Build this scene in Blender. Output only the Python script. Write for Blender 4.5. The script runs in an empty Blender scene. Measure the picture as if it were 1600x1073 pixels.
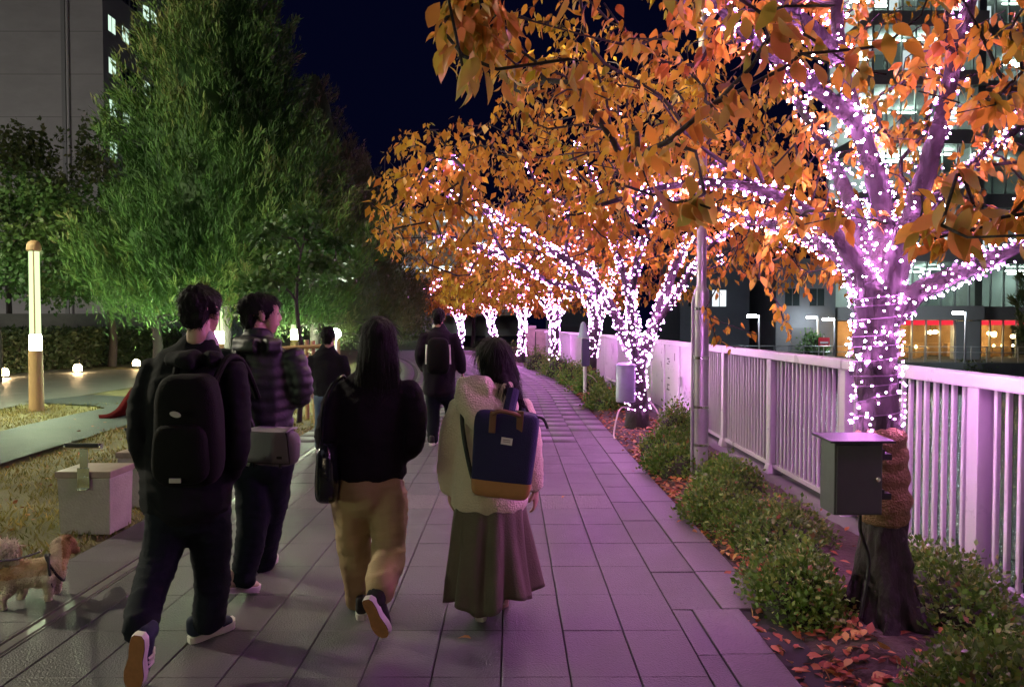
import bpy, bmesh, math, random
import numpy as np
from mathutils import Vector, Matrix, noise

RNG = np.random.default_rng(11)
random.seed(5)
SC = bpy.context.scene
COL = SC.collection
rad = math.radians

# ------------------------------------------------------------------ camera, sky, exposure
CAM_H = 1.55
FPX = 1150.0
PITCH = math.atan((536.5 - 505.0) / FPX)
YAW = math.atan(3.0 / FPX)
cam_d = bpy.data.cameras.new("camera")
cam = bpy.data.objects.new("camera", cam_d)
COL.objects.link(cam)
cam.location = (0, 0, CAM_H)
cam.rotation_euler = (math.pi / 2 - PITCH, 0, -YAW)
cam_d.sensor_width = 36
cam_d.lens = 36 * FPX / 1600
cam_d.clip_end = 2000
cam_d.clip_start = 0.05
SC.camera = cam

world = bpy.data.worlds.new("World")
SC.world = world
world.use_nodes = True
wn = world.node_tree
for n in list(wn.nodes):
    wn.nodes.remove(n)
w_out = wn.nodes.new("ShaderNodeOutputWorld")
w_bg = wn.nodes.new("ShaderNodeBackground")
w_sky = wn.nodes.new("ShaderNodeTexSky")
w_sky.sky_type = 'NISHITA'
w_sky.sun_disc = False
w_sky.sun_elevation = rad(-4.0)
w_sky.sun_rotation = rad(200)
w_sky.air_density = 1.0
w_sky.dust_density = 0.3
w_sky.ozone_density = 4.0
w_mix = wn.nodes.new("ShaderNodeMix")
w_mix.data_type = 'RGBA'
w_mix.blend_type = 'MIX'
w_mix.inputs[0].default_value = 0.995
w_mix.inputs[7].default_value = (0.00035, 0.0005, 0.0032, 1)   # navy city night
wn.links.new(w_sky.outputs[0], w_mix.inputs[6])
wn.links.new(w_mix.outputs[2], w_bg.inputs[0])
w_bg.inputs[1].default_value = 1.0
wn.links.new(w_bg.outputs[0], w_out.inputs[0])

# the faint glow of the night sky, from behind and above
sun_d = bpy.data.lights.new("sun", 'SUN')
sun_d.energy = 0.035
sun_d.angle = rad(30)
sun_d.color = (0.85, 0.88, 1.0)
sun = bpy.data.objects.new("sun", sun_d)
COL.objects.link(sun)
sun.rotation_euler = (rad(38), 0, rad(-25))

SC.view_settings.view_transform = 'Standard'
SC.view_settings.look = 'None'
SC.view_settings.exposure = 1.5
SC.view_settings.gamma = 1.0
SC.view_settings.use_curve_mapping = False
SC.cycles.use_denoising = True
SC.cycles.denoiser = 'OPENIMAGEDENOISE'
SC.cycles.max_bounces = 5
SC.cycles.diffuse_bounces = 2
SC.cycles.glossy_bounces = 3
SC.cycles.transmission_bounces = 4
SC.cycles.transparent_max_bounces = 6
SC.cycles.sample_clamp_indirect = 2.0
SC.cycles.sample_clamp_direct = 0.0
SC.cycles.caustics_reflective = False
SC.cycles.caustics_refractive = False
SC.cycles.use_light_tree = True

_cr = cam.rotation_euler.to_matrix()


def W(px, py, d):
    """World point that stands at depth d (metres along +Y) where the photograph (1600x1073) shows pixel px,py."""
    v = _cr @ Vector(((px - 800.0) / FPX, -(py - 536.5) / FPX, -1.0))
    s = d / v.y
    return Vector((v.x * s, d, CAM_H + v.z * s))


_ci = np.array(_cr.transposed())


def project(P):
    """photo pixels of world points (n,3)"""
    q = (np.asarray(P, float) - np.array([0, 0, CAM_H])) @ _ci.T
    z = -q[:, 2]
    z = np.where(z < 0.05, 0.05, z)
    return 800 + FPX * q[:, 0] / z, 536.5 - FPX * q[:, 1] / z


# ------------------------------------------------------------------ helpers


def tag(o, label=None, cat=None, group=None, kind=None):
    if label: o["label"] = label
    if cat: o["category"] = cat
    if group: o["group"] = group
    if kind: o["kind"] = kind
    return o


ROOT_LOC = {}


def thing(name, label, cat, loc=(0, 0, 0), group=None):
    o = bpy.data.objects.new(name, None)
    o.empty_display_size = 0.1
    o.location = loc
    COL.objects.link(o)
    ROOT_LOC[o.name] = Vector(loc)
    return tag(o, label, cat, group)


def obj(name, me, parent=None, m=None, loc=None, kind=None):
    """link mesh data built in world coordinates (or at loc) as one object under parent"""
    o = bpy.data.objects.new(name, me)
    COL.objects.link(o)
    w = Vector(loc) if loc is not None else Vector((0, 0, 0))
    if parent is not None:
        o.parent = parent
        o.location = w - ROOT_LOC.get(parent.name, Vector((0, 0, 0)))
    else:
        o.location = w
    ROOT_LOC[o.name] = w
    if m is not None and len(me.materials) == 0:
        for mm in (m if isinstance(m, (list, tuple)) else [m]):
            me.materials.append(mm)
    if kind: o["kind"] = kind
    return o


def np_mesh(name, V, F, mats=None, rnd=None, smooth=False, mi=None):
    V = np.ascontiguousarray(V, np.float32)
    F = np.ascontiguousarray(F, np.int32)
    me = bpy.data.meshes.new(name)
    n, k = F.shape
    me.vertices.add(len(V)); me.vertices.foreach_set("co", V.ravel())
    me.loops.add(n * k); me.loops.foreach_set("vertex_index", F.ravel())
    me.polygons.add(n)
    me.polygons.foreach_set("loop_start", (np.arange(n) * k).astype(np.int32))
    if smooth:
        me.polygons.foreach_set("use_smooth", np.ones(n, bool))
    if mi is not None:
        me.polygons.foreach_set("material_index", np.ascontiguousarray(mi, np.int32))
    if rnd is not None:
        a = me.attributes.new("rnd", 'FLOAT', 'POINT')
        a.data.foreach_set("value", np.ascontiguousarray(rnd, np.float32))
    me.update(calc_edges=True)
    if mats is not None:
        for m in (mats if isinstance(mats, (list, tuple)) else [mats]):
            me.materials.append(m)
    return me


class MB:
    """collects boxes, tubes and polygons into one mesh"""
    def __init__(s):
        s.v = []; s.f = []; s.m = []

    def add(s, verts, faces, mi=0):
        b = len(s.v)
        s.v += [tuple(v) for v in verts]
        s.f += [tuple(b + i for i in f) for f in faces]
        s.m += [mi] * len(faces)
        return s

    def box(s, x0, x1, y0, y1, z0, z1, mi=0):
        v = [(x0, y0, z0), (x1, y0, z0), (x1, y1, z0), (x0, y1, z0), (x0, y0, z1), (x1, y0, z1), (x1, y1, z1), (x0, y1, z1)]
        return s.add(v, [(0, 3, 2, 1), (4, 5, 6, 7), (0, 1, 5, 4), (1, 2, 6, 5), (2, 3, 7, 6), (3, 0, 4, 7)], mi)

    def tube(s, pts, r, n=8, mi=0, caps=True):
        pts = [Vector(p) for p in pts]
        rr = r if isinstance(r, (list, tuple)) else [r] * len(pts)
        rings = []
        u = None
        for i, p in enumerate(pts):
            t = (pts[min(i + 1, len(pts) - 1)] - pts[max(i - 1, 0)])
            t = t.normalized() if t.length > 1e-9 else Vector((0, 0, 1))
            if u is None:
                u = Vector((1, 0, 0)) if abs(t.x) < .8 else Vector((0, 1, 0))
            u = (u - t * u.dot(t)).normalized()
            w = t.cross(u)
            rings.append([p + (u * math.cos(2 * math.pi * k / n) + w * math.sin(2 * math.pi * k / n)) * rr[i] for k in range(n)])
        v = [q for ring in rings for q in ring]
        f = []
        for i in range(len(pts) - 1):
            for k in range(n):
                a, b = i * n + k, i * n + (k + 1) % n
                f.append((a, b, b + n, a + n))
        if caps:
            f.append(tuple(reversed(range(n))))
            f.append(tuple(range((len(pts) - 1) * n, len(pts) * n)))
        return s.add(v, f, mi)

    def lathe(s, c, prof, n=24, mi=0):
        c = Vector(c)
        v = []
        for r, z in prof:
            v += [c + Vector((r * math.cos(2 * math.pi * k / n), r * math.sin(2 * math.pi * k / n), z)) for k in range(n)]
        f = []
        for i in range(len(prof) - 1):
            for k in range(n):
                a, b = i * n + k, i * n + (k + 1) % n
                f.append((a, b, b + n, a + n))
        f.append(tuple(reversed(range(n))))
        f.append(tuple(range((len(prof) - 1) * n, len(prof) * n)))
        return s.add(v, f, mi)

    def mesh(s, name, mats=None, smooth=False, bevel=0.0, seg=2):
        me = bpy.data.meshes.new(name)
        me.from_pydata(s.v, [], s.f)
        me.polygons.foreach_set("material_index", s.m)
        if bevel > 0:
            bm = bmesh.new(); bm.from_mesh(me)
            bmesh.ops.bevel(bm, geom=list(bm.edges), offset=bevel, segments=seg, affect='EDGES', profile=.6, clamp_overlap=True)
            bm.to_mesh(me); bm.free()
        if smooth:
            me.polygons.foreach_set("use_smooth", [True] * len(me.polygons))
            if hasattr(me, "set_sharp_from_angle"):
                me.set_sharp_from_angle(angle=rad(40))
        me.update()
        if mats is not None:
            for m in (mats if isinstance(mats, (list, tuple)) else [mats]):
                me.materials.append(m)
        return me


def box_obj(name, parent, m, x0, x1, y0, y1, z0, z1, bevel=0.0, kind=None):
    return obj(name, MB().box(x0, x1, y0, y1, z0, z1).mesh(name, m, bevel=bevel), parent, kind=kind)


# ------------------------------------------------------------------ materials
def mat(name, col, rough=.6, metal=0., var=0., vscale=6., bump=0., bscale=40., emit=None, es=0., spec=.5, sheen=0., rvar=0., stretch=(1, 1, 1), objrnd=0., world_tex=False):
    m = bpy.data.materials.new(name)
    m.use_nodes = True
    nt = m.node_tree
    b = nt.nodes["Principled BSDF"]
    b.inputs["Base Color"].default_value = (*col, 1)
    b.inputs["Roughness"].default_value = rough
    b.inputs["Metallic"].default_value = metal
    b.inputs["Specular IOR Level"].default_value = spec
    if sheen:
        b.inputs["Sheen Weight"].default_value = sheen
        b.inputs["Sheen Roughness"].default_value = .5
    if emit is not None:
        b.inputs["Emission Color"].default_value = (*emit, 1)
        b.inputs["Emission Strength"].default_value = es
    tc = None
    if var or bump or rvar:
        tc = nt.nodes.new("ShaderNodeTexCoord")
        mp = nt.nodes.new("ShaderNodeMapping")
        mp.inputs["Scale"].default_value = stretch
        if world_tex:
            gm = nt.nodes.new("ShaderNodeNewGeometry")
            nt.links.new(gm.outputs["Position"], mp.inputs[0])
        else:
            nt.links.new(tc.outputs["Object"], mp.inputs[0])
    if var or rvar:
        nz = nt.nodes.new("ShaderNodeTexNoise")
        nz.inputs["Scale"].default_value = vscale
        nz.inputs["Detail"].default_value = 6
        nz.inputs["Roughness"].default_value = .65
        nt.links.new(mp.outputs[0], nz.inputs["Vector"])
    if var or objrnd:
        hv = nt.nodes.new("ShaderNodeHueSaturation")
        hv.inputs["Color"].default_value = (*col, 1)
        if var:
            mr = nt.nodes.new("ShaderNodeMapRange")
            mr.inputs[1].default_value = .25; mr.inputs[2].default_value = .75
            mr.inputs[3].default_value = 1 - var; mr.inputs[4].default_value = 1 + var
            nt.links.new(nz.outputs["Fac"], mr.inputs[0])
            last = mr.outputs[0]
        if objrnd:
            oi = nt.nodes.new("ShaderNodeObjectInfo")
            m2 = nt.nodes.new("ShaderNodeMapRange")
            m2.inputs[3].default_value = 1 - objrnd; m2.inputs[4].default_value = 1 + objrnd
            nt.links.new(oi.outputs["Random"], m2.inputs[0])
            if var:
                mu = nt.nodes.new("ShaderNodeMath"); mu.operation = 'MULTIPLY'
                nt.links.new(last, mu.inputs[0]); nt.links.new(m2.outputs[0], mu.inputs[1])
                last = mu.outputs[0]
            else:
                last = m2.outputs[0]
        nt.links.new(last, hv.inputs["Value"])
        nt.links.new(hv.outputs[0], b.inputs["Base Color"])
    if rvar:
        m3 = nt.nodes.new("ShaderNodeMapRange")
        m3.inputs[1].default_value = .3; m3.inputs[2].default_value = .7
        m3.inputs[3].default_value = max(.02, rough - rvar); m3.inputs[4].default_value = min(1, rough + rvar)
        nt.links.new(nz.outputs["Fac"], m3.inputs[0])
        nt.links.new(m3.outputs[0], b.inputs["Roughness"])
    if bump:
        n2 = nt.nodes.new("ShaderNodeTexNoise")
        n2.inputs["Scale"].default_value = bscale
        n2.inputs["Detail"].default_value = 5
        nt.links.new(mp.outputs[0], n2.inputs["Vector"])
        bp = nt.nodes.new("ShaderNodeBump")
        bp.inputs["Strength"].default_value = bump
        bp.inputs["Distance"].default_value = .02
        nt.links.new(n2.outputs["Fac"], bp.inputs["Height"])
        nt.links.new(bp.outputs[0], b.inputs["Normal"])
    return m


def emat(name, col, s):
    m = bpy.data.materials.new(name)
    m.use_nodes = True
    nt = m.node_tree
    nt.nodes.clear()
    o = nt.nodes.new("ShaderNodeOutputMaterial")
    e = nt.nodes.new("ShaderNodeEmission")
    e.inputs[0].default_value = (*col, 1)
    e.inputs[1].default_value = s
    nt.links.new(e.outputs[0], o.inputs[0])
    return m


def leaf_mat(name, stops, rough=.5, trans=.45, obj_random=False):
    """leaf colour picked per leaf from a ramp; some light passes through"""
    m = bpy.data.materials.new(name)
    m.use_nodes = True
    nt = m.node_tree
    b = nt.nodes["Principled BSDF"]
    out = nt.nodes["Material Output"]
    b.inputs["Roughness"].default_value = rough
    b.inputs["Specular IOR Level"].default_value = .35
    if obj_random:
        a = nt.nodes.new("ShaderNodeObjectInfo"); so = a.outputs["Random"]
    else:
        a = nt.nodes.new("ShaderNodeAttribute"); a.attribute_name = "rnd"; so = a.outputs["Fac"]
    r = nt.nodes.new("ShaderNodeValToRGB")
    els = r.color_ramp.elements
    while len(els) > 2: els.remove(els[-1])
    els[0].position = stops[0][0]; els[0].color = (*stops[0][1], 1)
    els[1].position = stops[-1][0]; els[1].color = (*stops[-1][1], 1)
    for p, c in stops[1:-1]:
        e = els.new(p); e.color = (*c, 1)
    nt.links.new(so, r.inputs[0])
    nt.links.new(r.outputs[0], b.inputs["Base Color"])
    tr = nt.nodes.new("ShaderNodeBsdfTranslucent")
    nt.links.new(r.outputs[0], tr.inputs[0])
    mx = nt.nodes.new("ShaderNodeMixShader")
    mx.inputs[0].default_value = trans
    nt.links.new(b.outputs[0], mx.inputs[1]); nt.links.new(tr.outputs[0], mx.inputs[2])
    nt.links.new(mx.outputs[0], out.inputs[0])
    return m


AUTUMN = [(0., (.27, .085, .016)), (.25, (.42, .19, .022)), (.5, (.49, .28, .024)), (.72, (.52, .35, .026)), (.88, (.45, .35, .03)), (1., (.25, .23, .035))]
M = dict(
    bark=mat("cherry_bark", (.024, .017, .018), .85, var=.4, vscale=14, bump=.9, bscale=30, stretch=(1, 1, .5)),
    twig=mat("twig_bark", (.030, .021, .020), .9, var=.4, vscale=18, bump=.8, bscale=45),
    leaf=leaf_mat("autumn_leaf", AUTUMN),
    leaf_obj=leaf_mat("autumn_leaf_single", [(0., (.40, .15, .035)), (.3, (.50, .24, .045)), (.6, (.54, .31, .05)), (.85, (.42, .30, .05)), (1., (.26, .24, .05))], obj_random=True),
    litter=leaf_mat("fallen_leaf", [(0., (.16, .045, .025)), (.4, (.33, .09, .035)), (.75, (.42, .17, .05)), (1., (.5, .33, .09))], .55, .12),
    conifer=leaf_mat("conifer_sprays", [(0., (.026, .072, .016)), (.5, (.062, .14, .027)), (.9, (.13, .20, .045)), (1., (.16, .17, .055))], .6, .2),
    conifer_dark=leaf_mat("dark_conifer_sprays", [(0., (.045, .075, .026)), (.6, (.085, .11, .036)), (1., (.13, .13, .05))], .65, .2),
    broad=leaf_mat("broad_leaves", [(0., (.03, .075, .02)), (.5, (.055, .12, .03)), (1., (.11, .17, .04))], .5, .3),
    shrub=leaf_mat("shrub_leaves", [(0., (.06, .13, .022)), (.5, (.12, .235, .034)), (.8, (.22, .29, .05)), (.93, (.17, .10, .045)), (1., (.27, .12, .05))], .42, .25),
    core=mat("shrub_core", (.018, .016, .010), .9),
    soil=mat("soil", (.055, .036, .030), .9, var=.4, vscale=9, bump=.8, bscale=35),
    tile=mat("paving_tile", (.066, .061, .063), .58, var=.45, vscale=2.6, bump=.45, bscale=110, objrnd=.07, rvar=.14, world_tex=True),
    tile_rough=mat("rough_paving_tile", (.095, .08, .085), .6, var=.35, vscale=30, bump=.8, bscale=60, objrnd=.14, world_tex=True),
    joint=mat("joint_sand", (.018, .017, .016), .9),
    kerb=mat("kerb_stone", (.085, .078, .08), .55, var=.4, vscale=5, bump=.4, bscale=90, objrnd=.08, rvar=.1, world_tex=True),
    steel=mat("stainless_steel", (.62, .61, .58), .22, metal=1., rvar=.08, vscale=20),
    asphalt=mat("asphalt", (.032, .040, .042), .72, var=.35, vscale=3, bump=.8, bscale=70, rvar=.1, spec=.25),
    plaza=mat("plaza_paving", (.10, .105, .10), .55, var=.2, vscale=2, bump=.2, bscale=50, rvar=.1),
    lawn=mat("lawn_soil", (.11, .10, .036), .9, var=.45, vscale=2.5, bump=.8, bscale=60),
    grass=leaf_mat("lawn_blades", [(0., (.10, .10, .028)), (.5, (.21, .19, .05)), (.85, (.32, .25, .07)), (1., (.42, .30, .10))], .6, .2),
    white=mat("white_enamel", (.50, .48, .49), .32, var=.06, vscale=3, bump=.03, bscale=30, rvar=.08),
    concrete=mat("concrete", (.36, .34, .29), .8, var=.18, vscale=5, bump=.35, bscale=60),
    concrete_dark=mat("dark_concrete", (.12, .12, .115), .85, var=.3, vscale=1.2, bump=.3, bscale=20),
    wood=mat("pale_wood", (.36, .24, .10), .6, var=.25, vscale=5, stretch=(6, 6, .6), bump=.2, bscale=30),
    galv=mat("galvanised_steel", (.42, .41, .42), .38, metal=.55, var=.1, vscale=4, rvar=.1),
    boxgrey=mat("grey_enamel", (.05, .054, .052), .45, var=.12, vscale=9, rvar=.08),
    boxpurple=mat("blue_grey_enamel", (.20, .19, .30), .4, var=.12, vscale=9),
    burlap=mat("burlap", (.20, .115, .055), .9, var=.25, vscale=12, bump=.8, bscale=90),
    cable=mat("pale_cable", (.5, .42, .4), .5),
    dark=mat("dark_rubber", (.012, .012, .014), .6),
    red=mat("red_plastic", (.085, .006, .006), .75, spec=.1),
    water=mat("canal_water", (.006, .009, .010), .04, spec=.9),
    glass_dark=mat("dark_glass", (.02, .025, .026), .08, spec=.8),
)
# ------------------------------------------------------------------ the setting: ground, path, bed, canal
def structure(name, me, m=None):
    o = obj(name, me, None, m)
    o["kind"] = "structure"
    return o


def sheet(name, poly, z, m, nx=1):
    me = bpy.data.meshes.new(name)
    me.from_pydata([(x, y, z) for x, y in poly], [], [tuple(range(len(poly)))])
    me.materials.append(m)
    return structure(name, me)


# park ground reaching far out on the land side
sheet("ground", [(-600, -200), (2.55, -200), (2.55, 30), (-6, 62), (-6, 700), (-600, 700)], -0.075, M["lawn"])


def bend(s):
    """centre offset of the path: straight, then it swings to the side of the park"""
    t = np.clip(np.asarray(s, float) - 15.5, 0, None)
    return -0.0078 * t ** 2 - 0.01 * t


ROW = 0.49
Y0, Y1 = 1.72, 9.56
COLS = [(-2.90, -2.48)] + [(-2.37, -2.175)] + [(-0.04 + .305 * k, -0.04 + .305 * (k + 1)) for k in range(-7, 3)]
G = .0036
# slab under the tiles: the joint bottoms
sl = np.arange(-8, 44.1, 1.0)
V = []; F = []
for i, s in enumerate(sl):
    b = float(bend(s))
    V += [(-2.92 + b, s, -.012), (1.44 + b, s, -.012)]
    if i:
        F.append((2 * i - 2, 2 * i - 1, 2 * i + 1, 2 * i))
path = structure("path", np_mesh("path", np.array(V), np.array(F), M["joint"]))


def tile_mesh(name, w, l, m):
    return MB().box(-w / 2, w / 2, -l / 2, l / 2, -.03, 0).mesh(name, m, bevel=.0025, seg=1)


tm = {}
rr = random.Random(3)
for ci, (xa, xb) in enumerate(COLS):
    w = xb - xa - 2 * G
    r = 0
    y = Y0 + (0.11 if ci == 0 else 0)
    while y < Y1:
        band = (6.05 < y + .05 < 6.3) and ci > 0
        l = ROW - .0015
        key = (round(w, 3), band)
        if key not in tm:
            tm[key] = tile_mesh("paving_tile", w, l, M["tile_rough"] if band else M["tile"])
        o = obj("paving_tile", tm[key], path, loc=((xa + xb) / 2, y + ROW / 2, rr.uniform(-.0012, .0012)))
        o.rotation_euler = (rr.gauss(0, .0022), rr.gauss(0, .0028), rr.gauss(0, .0012))
        y += ROW
# farther tiles: too small to pick apart, joined
V = []; F = []; RN = []


def add_tile(x0, x1, y0, y1, z=0.0):
    b = len(V)
    bx = [float(bend(y0)), float(bend(y1))]
    zz = z
    for (x, y, k) in ((x0, y0, 0), (x1, y0, 0), (x1, y1, 1), (x0, y1, 1)):
        V.append((x + bx[k], y, zz))
    for (x, y, k) in ((x0, y0, 0), (x1, y0, 0), (x1, y1, 1), (x0, y1, 1)):
        V.append((x + bx[k], y, -.03))
    F.extend([(b, b + 1, b + 2, b + 3), (b, b + 4, b + 5, b + 1), (b + 1, b + 5, b + 6, b + 2), (b + 2, b + 6, b + 7, b + 3), (b + 3, b + 7, b + 4, b)])


for (xa, xb) in COLS:
    y = Y1
    while y < 42:
        add_tile(xa + G, xb - G, y + .0008, y + ROW - .0008)
        y += ROW
    y = Y0
    while y > -6:
        add_tile(xa + G, xb - G, y - ROW + G, y - G)
        y -= ROW
obj("far_paving_tiles", np_mesh("far_paving_tiles", np.array(V), np.array(F), M["tile"]), path, kind="stuff")
# edging strip and kerb stones; the edging steps in close to the camera
km = {}


def kerb(x0, x1, y0, y1, z, m, nm):
    w, l = x1 - x0 - .006, y1 - y0 - .008
    key = (nm, round(w, 3), round(l, 3))
    if key not in km:
        km[key] = MB().box(-w / 2, w / 2, -l / 2, l / 2, -.1, 0).mesh(nm, m, bevel=.006, seg=2)
    o = obj(nm, km[key], path, loc=((x0 + x1) / 2, (y0 + y1) / 2, z + rr.uniform(-.002, .002)))
    o.rotation_euler = (0, rr.gauss(0, .003), rr.gauss(0, .002))


y = 1.75
while y < 3.9:
    kerb(.875, .985, y, y + .55, .001, M["tile"], "edging_tile")
    kerb(.985, 1.245, y, y + .55, .006, M["kerb"], "kerb_stone")
    y += .55
y = 3.95
while y < 10.4:
    kerb(.875, 1.15, y, y + .6, .001, M["tile"], "edging_tile")
    kerb(1.15, 1.42, y, y + .6, .006, M["kerb"], "kerb_stone")
    y += .6
V = []; F = []
yy = y
while yy < 42:
    add_tile(.88, 1.145, yy + G, yy + .6 - G)
    add_tile(1.155, 1.42, yy + G, yy + .6 - G, .005)
    yy += .6
yy = 1.75
while yy > -6:
    add_tile(.88, .98, yy - .55 + G, yy - G)
    add_tile(.99, 1.24, yy - .55 + G, yy - G, .005)
    yy -= .55
obj("far_kerb_stones", np_mesh("far_kerb_stones", np.array(V), np.array(F), M["kerb"]), path, kind="stuff")
# slot drain: two dark slots with a worn steel bar between, in lengths
drain_m = mat("worn_steel", (.22, .21, .20), .42, metal=.5)
y = 1.6
while y < 14:
    box_obj("drain_bar", path, drain_m, -2.452, -2.398, y, y + .985, -.03, -.001, bevel=.003)
    y += .99
for x0, x1 in ((-2.478, -2.468), (-2.382, -2.372)):
    box_obj("drain_lip", path, drain_m, x0, x1, 1.6, 14, -.03, .0005)

# strip of lawn beside the path
def grid(name, x0, x1, y0, y1, nx, ny, zf, m, bendit=False):
    xs = np.linspace(x0, x1, nx); ys = np.linspace(y0, y1, ny)
    Xg, Yg = np.meshgrid(xs, ys)
    Z = np.array([[zf(a, b) for a in xs] for b in ys])
    Xo = Xg + (bend(Yg) if bendit else 0)
    V = np.stack([Xo, Yg, Z], -1).reshape(-1, 3)
    i = np.arange(nx * ny).reshape(ny, nx)
    F = np.stack([i[:-1, :-1], i[:-1, 1:], i[1:, 1:], i[1:, :-1]], -1).reshape(-1, 4)
    return structure(name, np_mesh(name, V, F, m, smooth=True))


def lawn_z(x, y):
    e = min(1, max(0, (-2.9 - x) / .35))
    return -.06 + e * (.05 + .035 * noise.noise((x * .8, y * .8, 0)) + .012 * noise.noise((x * 5, y * 5, 3)))


grid("lawn", -9.3, -2.9, -6, 13.9, 110, 280, lawn_z, M["lawn"])
grid("far_lawn", -9.3, -2.9, 13.9, 44, 40, 120, lambda x, y: lawn_z(x, y), M["lawn"], True)


def ribbon(name, pts, w, z, m):
    V = []; F = []
    for i, p in enumerate(pts):
        p = Vector(p); t = (Vector(pts[min(i + 1, len(pts) - 1)]) - Vector(pts[max(i - 1, 0)])).normalized()
        s = Vector((t.y, -t.x))
        ww = w * (1 + .1 * noise.noise((p.x * 2, p.y * 2, 1)))
        V += [(p.x - s.x * ww / 2, p.y - s.y * ww / 2, z), (p.x + s.x * ww / 2, p.y + s.y * ww / 2, z)]
        if i: F.append((2 * i - 2, 2 * i - 1, 2 * i + 1, 2 * i))
    return structure(name, np_mesh(name, np.array(V), np.array(F), m))


ribbon("footpath", [(-6.35 + .25 * math.sin(y * .35), y) for y in np.arange(-4, 13.2, .6)] + [(-6.6, 13.6), (-7.4, 14.3), (-9.2, 15)], 1.5, .028, M["asphalt"])
sheet("plaza", [(-60, 3), (-9.3, 3), (-9.1, 20), (-8.9, 24.5), (-60, 24.5)], .012, M["plaza"])
sheet("cross_path", [(-9.0, 20.5), (-3.0, 18.5), (-3.0, 20.2), (-8.9, 23.5)], .02, M["asphalt"])


# planting bed between the kerb and the fence
def bed_z(x, y):
    e = min(1, max(0, (x - 1.42) / .25))
    return -.03 + .06 * e + .03 * noise.noise((x * 2, y * 2, 5)) * e + .012 * noise.noise((x * 9, y * 9, 1))


grid("planting_bed", 1.2, 2.5, -5, 13.9, 28, 260, bed_z, M["soil"])
grid("far_planting_bed", 1.42, 2.5, 13.9, 42, 12, 80, bed_z, M["soil"], True)
# footing under the fence and canal wall
V = []; F = []
sl = np.concatenate([np.arange(-6, 14, 2.0), np.arange(14, 44, 1.5)])
for i, s in enumerate(sl):
    b = float(bend(s))
    V += [(2.48 + b, s, -.1), (2.48 + b, s, .075), (2.80 + b, s, .07), (2.84 + b, s, -3.6)]
    if i:
        a = 4 * i - 4
        F += [(a, a + 1, a + 5, a + 4), (a + 1, a + 2, a + 6, a + 5), (a + 2, a + 3, a + 7, a + 6)]
structure("canal_wall", np_mesh("canal_wall", np.array(V), np.array(F), M["concrete_dark"]))
# water with small wind ripples
wm = M["water"]; nt = wm.node_tree
tc = nt.nodes.new("ShaderNodeTexCoord"); mp = nt.nodes.new("ShaderNodeMapping"); mp.inputs["Scale"].default_value = (1.1, 2.2, 1)
nz = nt.nodes.new("ShaderNodeTexNoise"); nz.inputs["Scale"].default_value = 4.5; nz.inputs["Detail"].default_value = 3
bp = nt.nodes.new("ShaderNodeBump"); bp.inputs["Strength"].default_value = .75; bp.inputs["Distance"].default_value = .08
nt.links.new(tc.outputs["Object"], mp.inputs[0]); nt.links.new(mp.outputs[0], nz.inputs["Vector"])
nt.links.new(nz.outputs["Fac"], bp.inputs["Height"]); nt.links.new(bp.outputs[0], nt.nodes["Principled BSDF"].inputs["Normal"])
sheet("canal", [(-40, -60), (300, -60), (300, 120), (-40, 120)], -2.6, wm)
# far bank
MBK = MB()
bank = [(-12, 64), (4, 57), (14, 49.5), (40, 46.5), (140, 44)]
V = []; F = []
for i, (x, y) in enumerate(bank):
    V += [(x, y, -3.5), (x, y, -1.05), (x, y + .5, -1.0), (x, y + 260, -1.0)]
    if i:
        a = 4 * i - 4
        F += [(a, a + 4, a + 5, a + 1), (a + 1, a + 5, a + 6, a + 2), (a + 2, a + 6, a + 7, a + 3)]
structure("far_bank", np_mesh("far_bank", np.array(V), np.array(F), mat("bank_stone", (.035, .036, .036), .9, var=.4, vscale=.8)))
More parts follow.
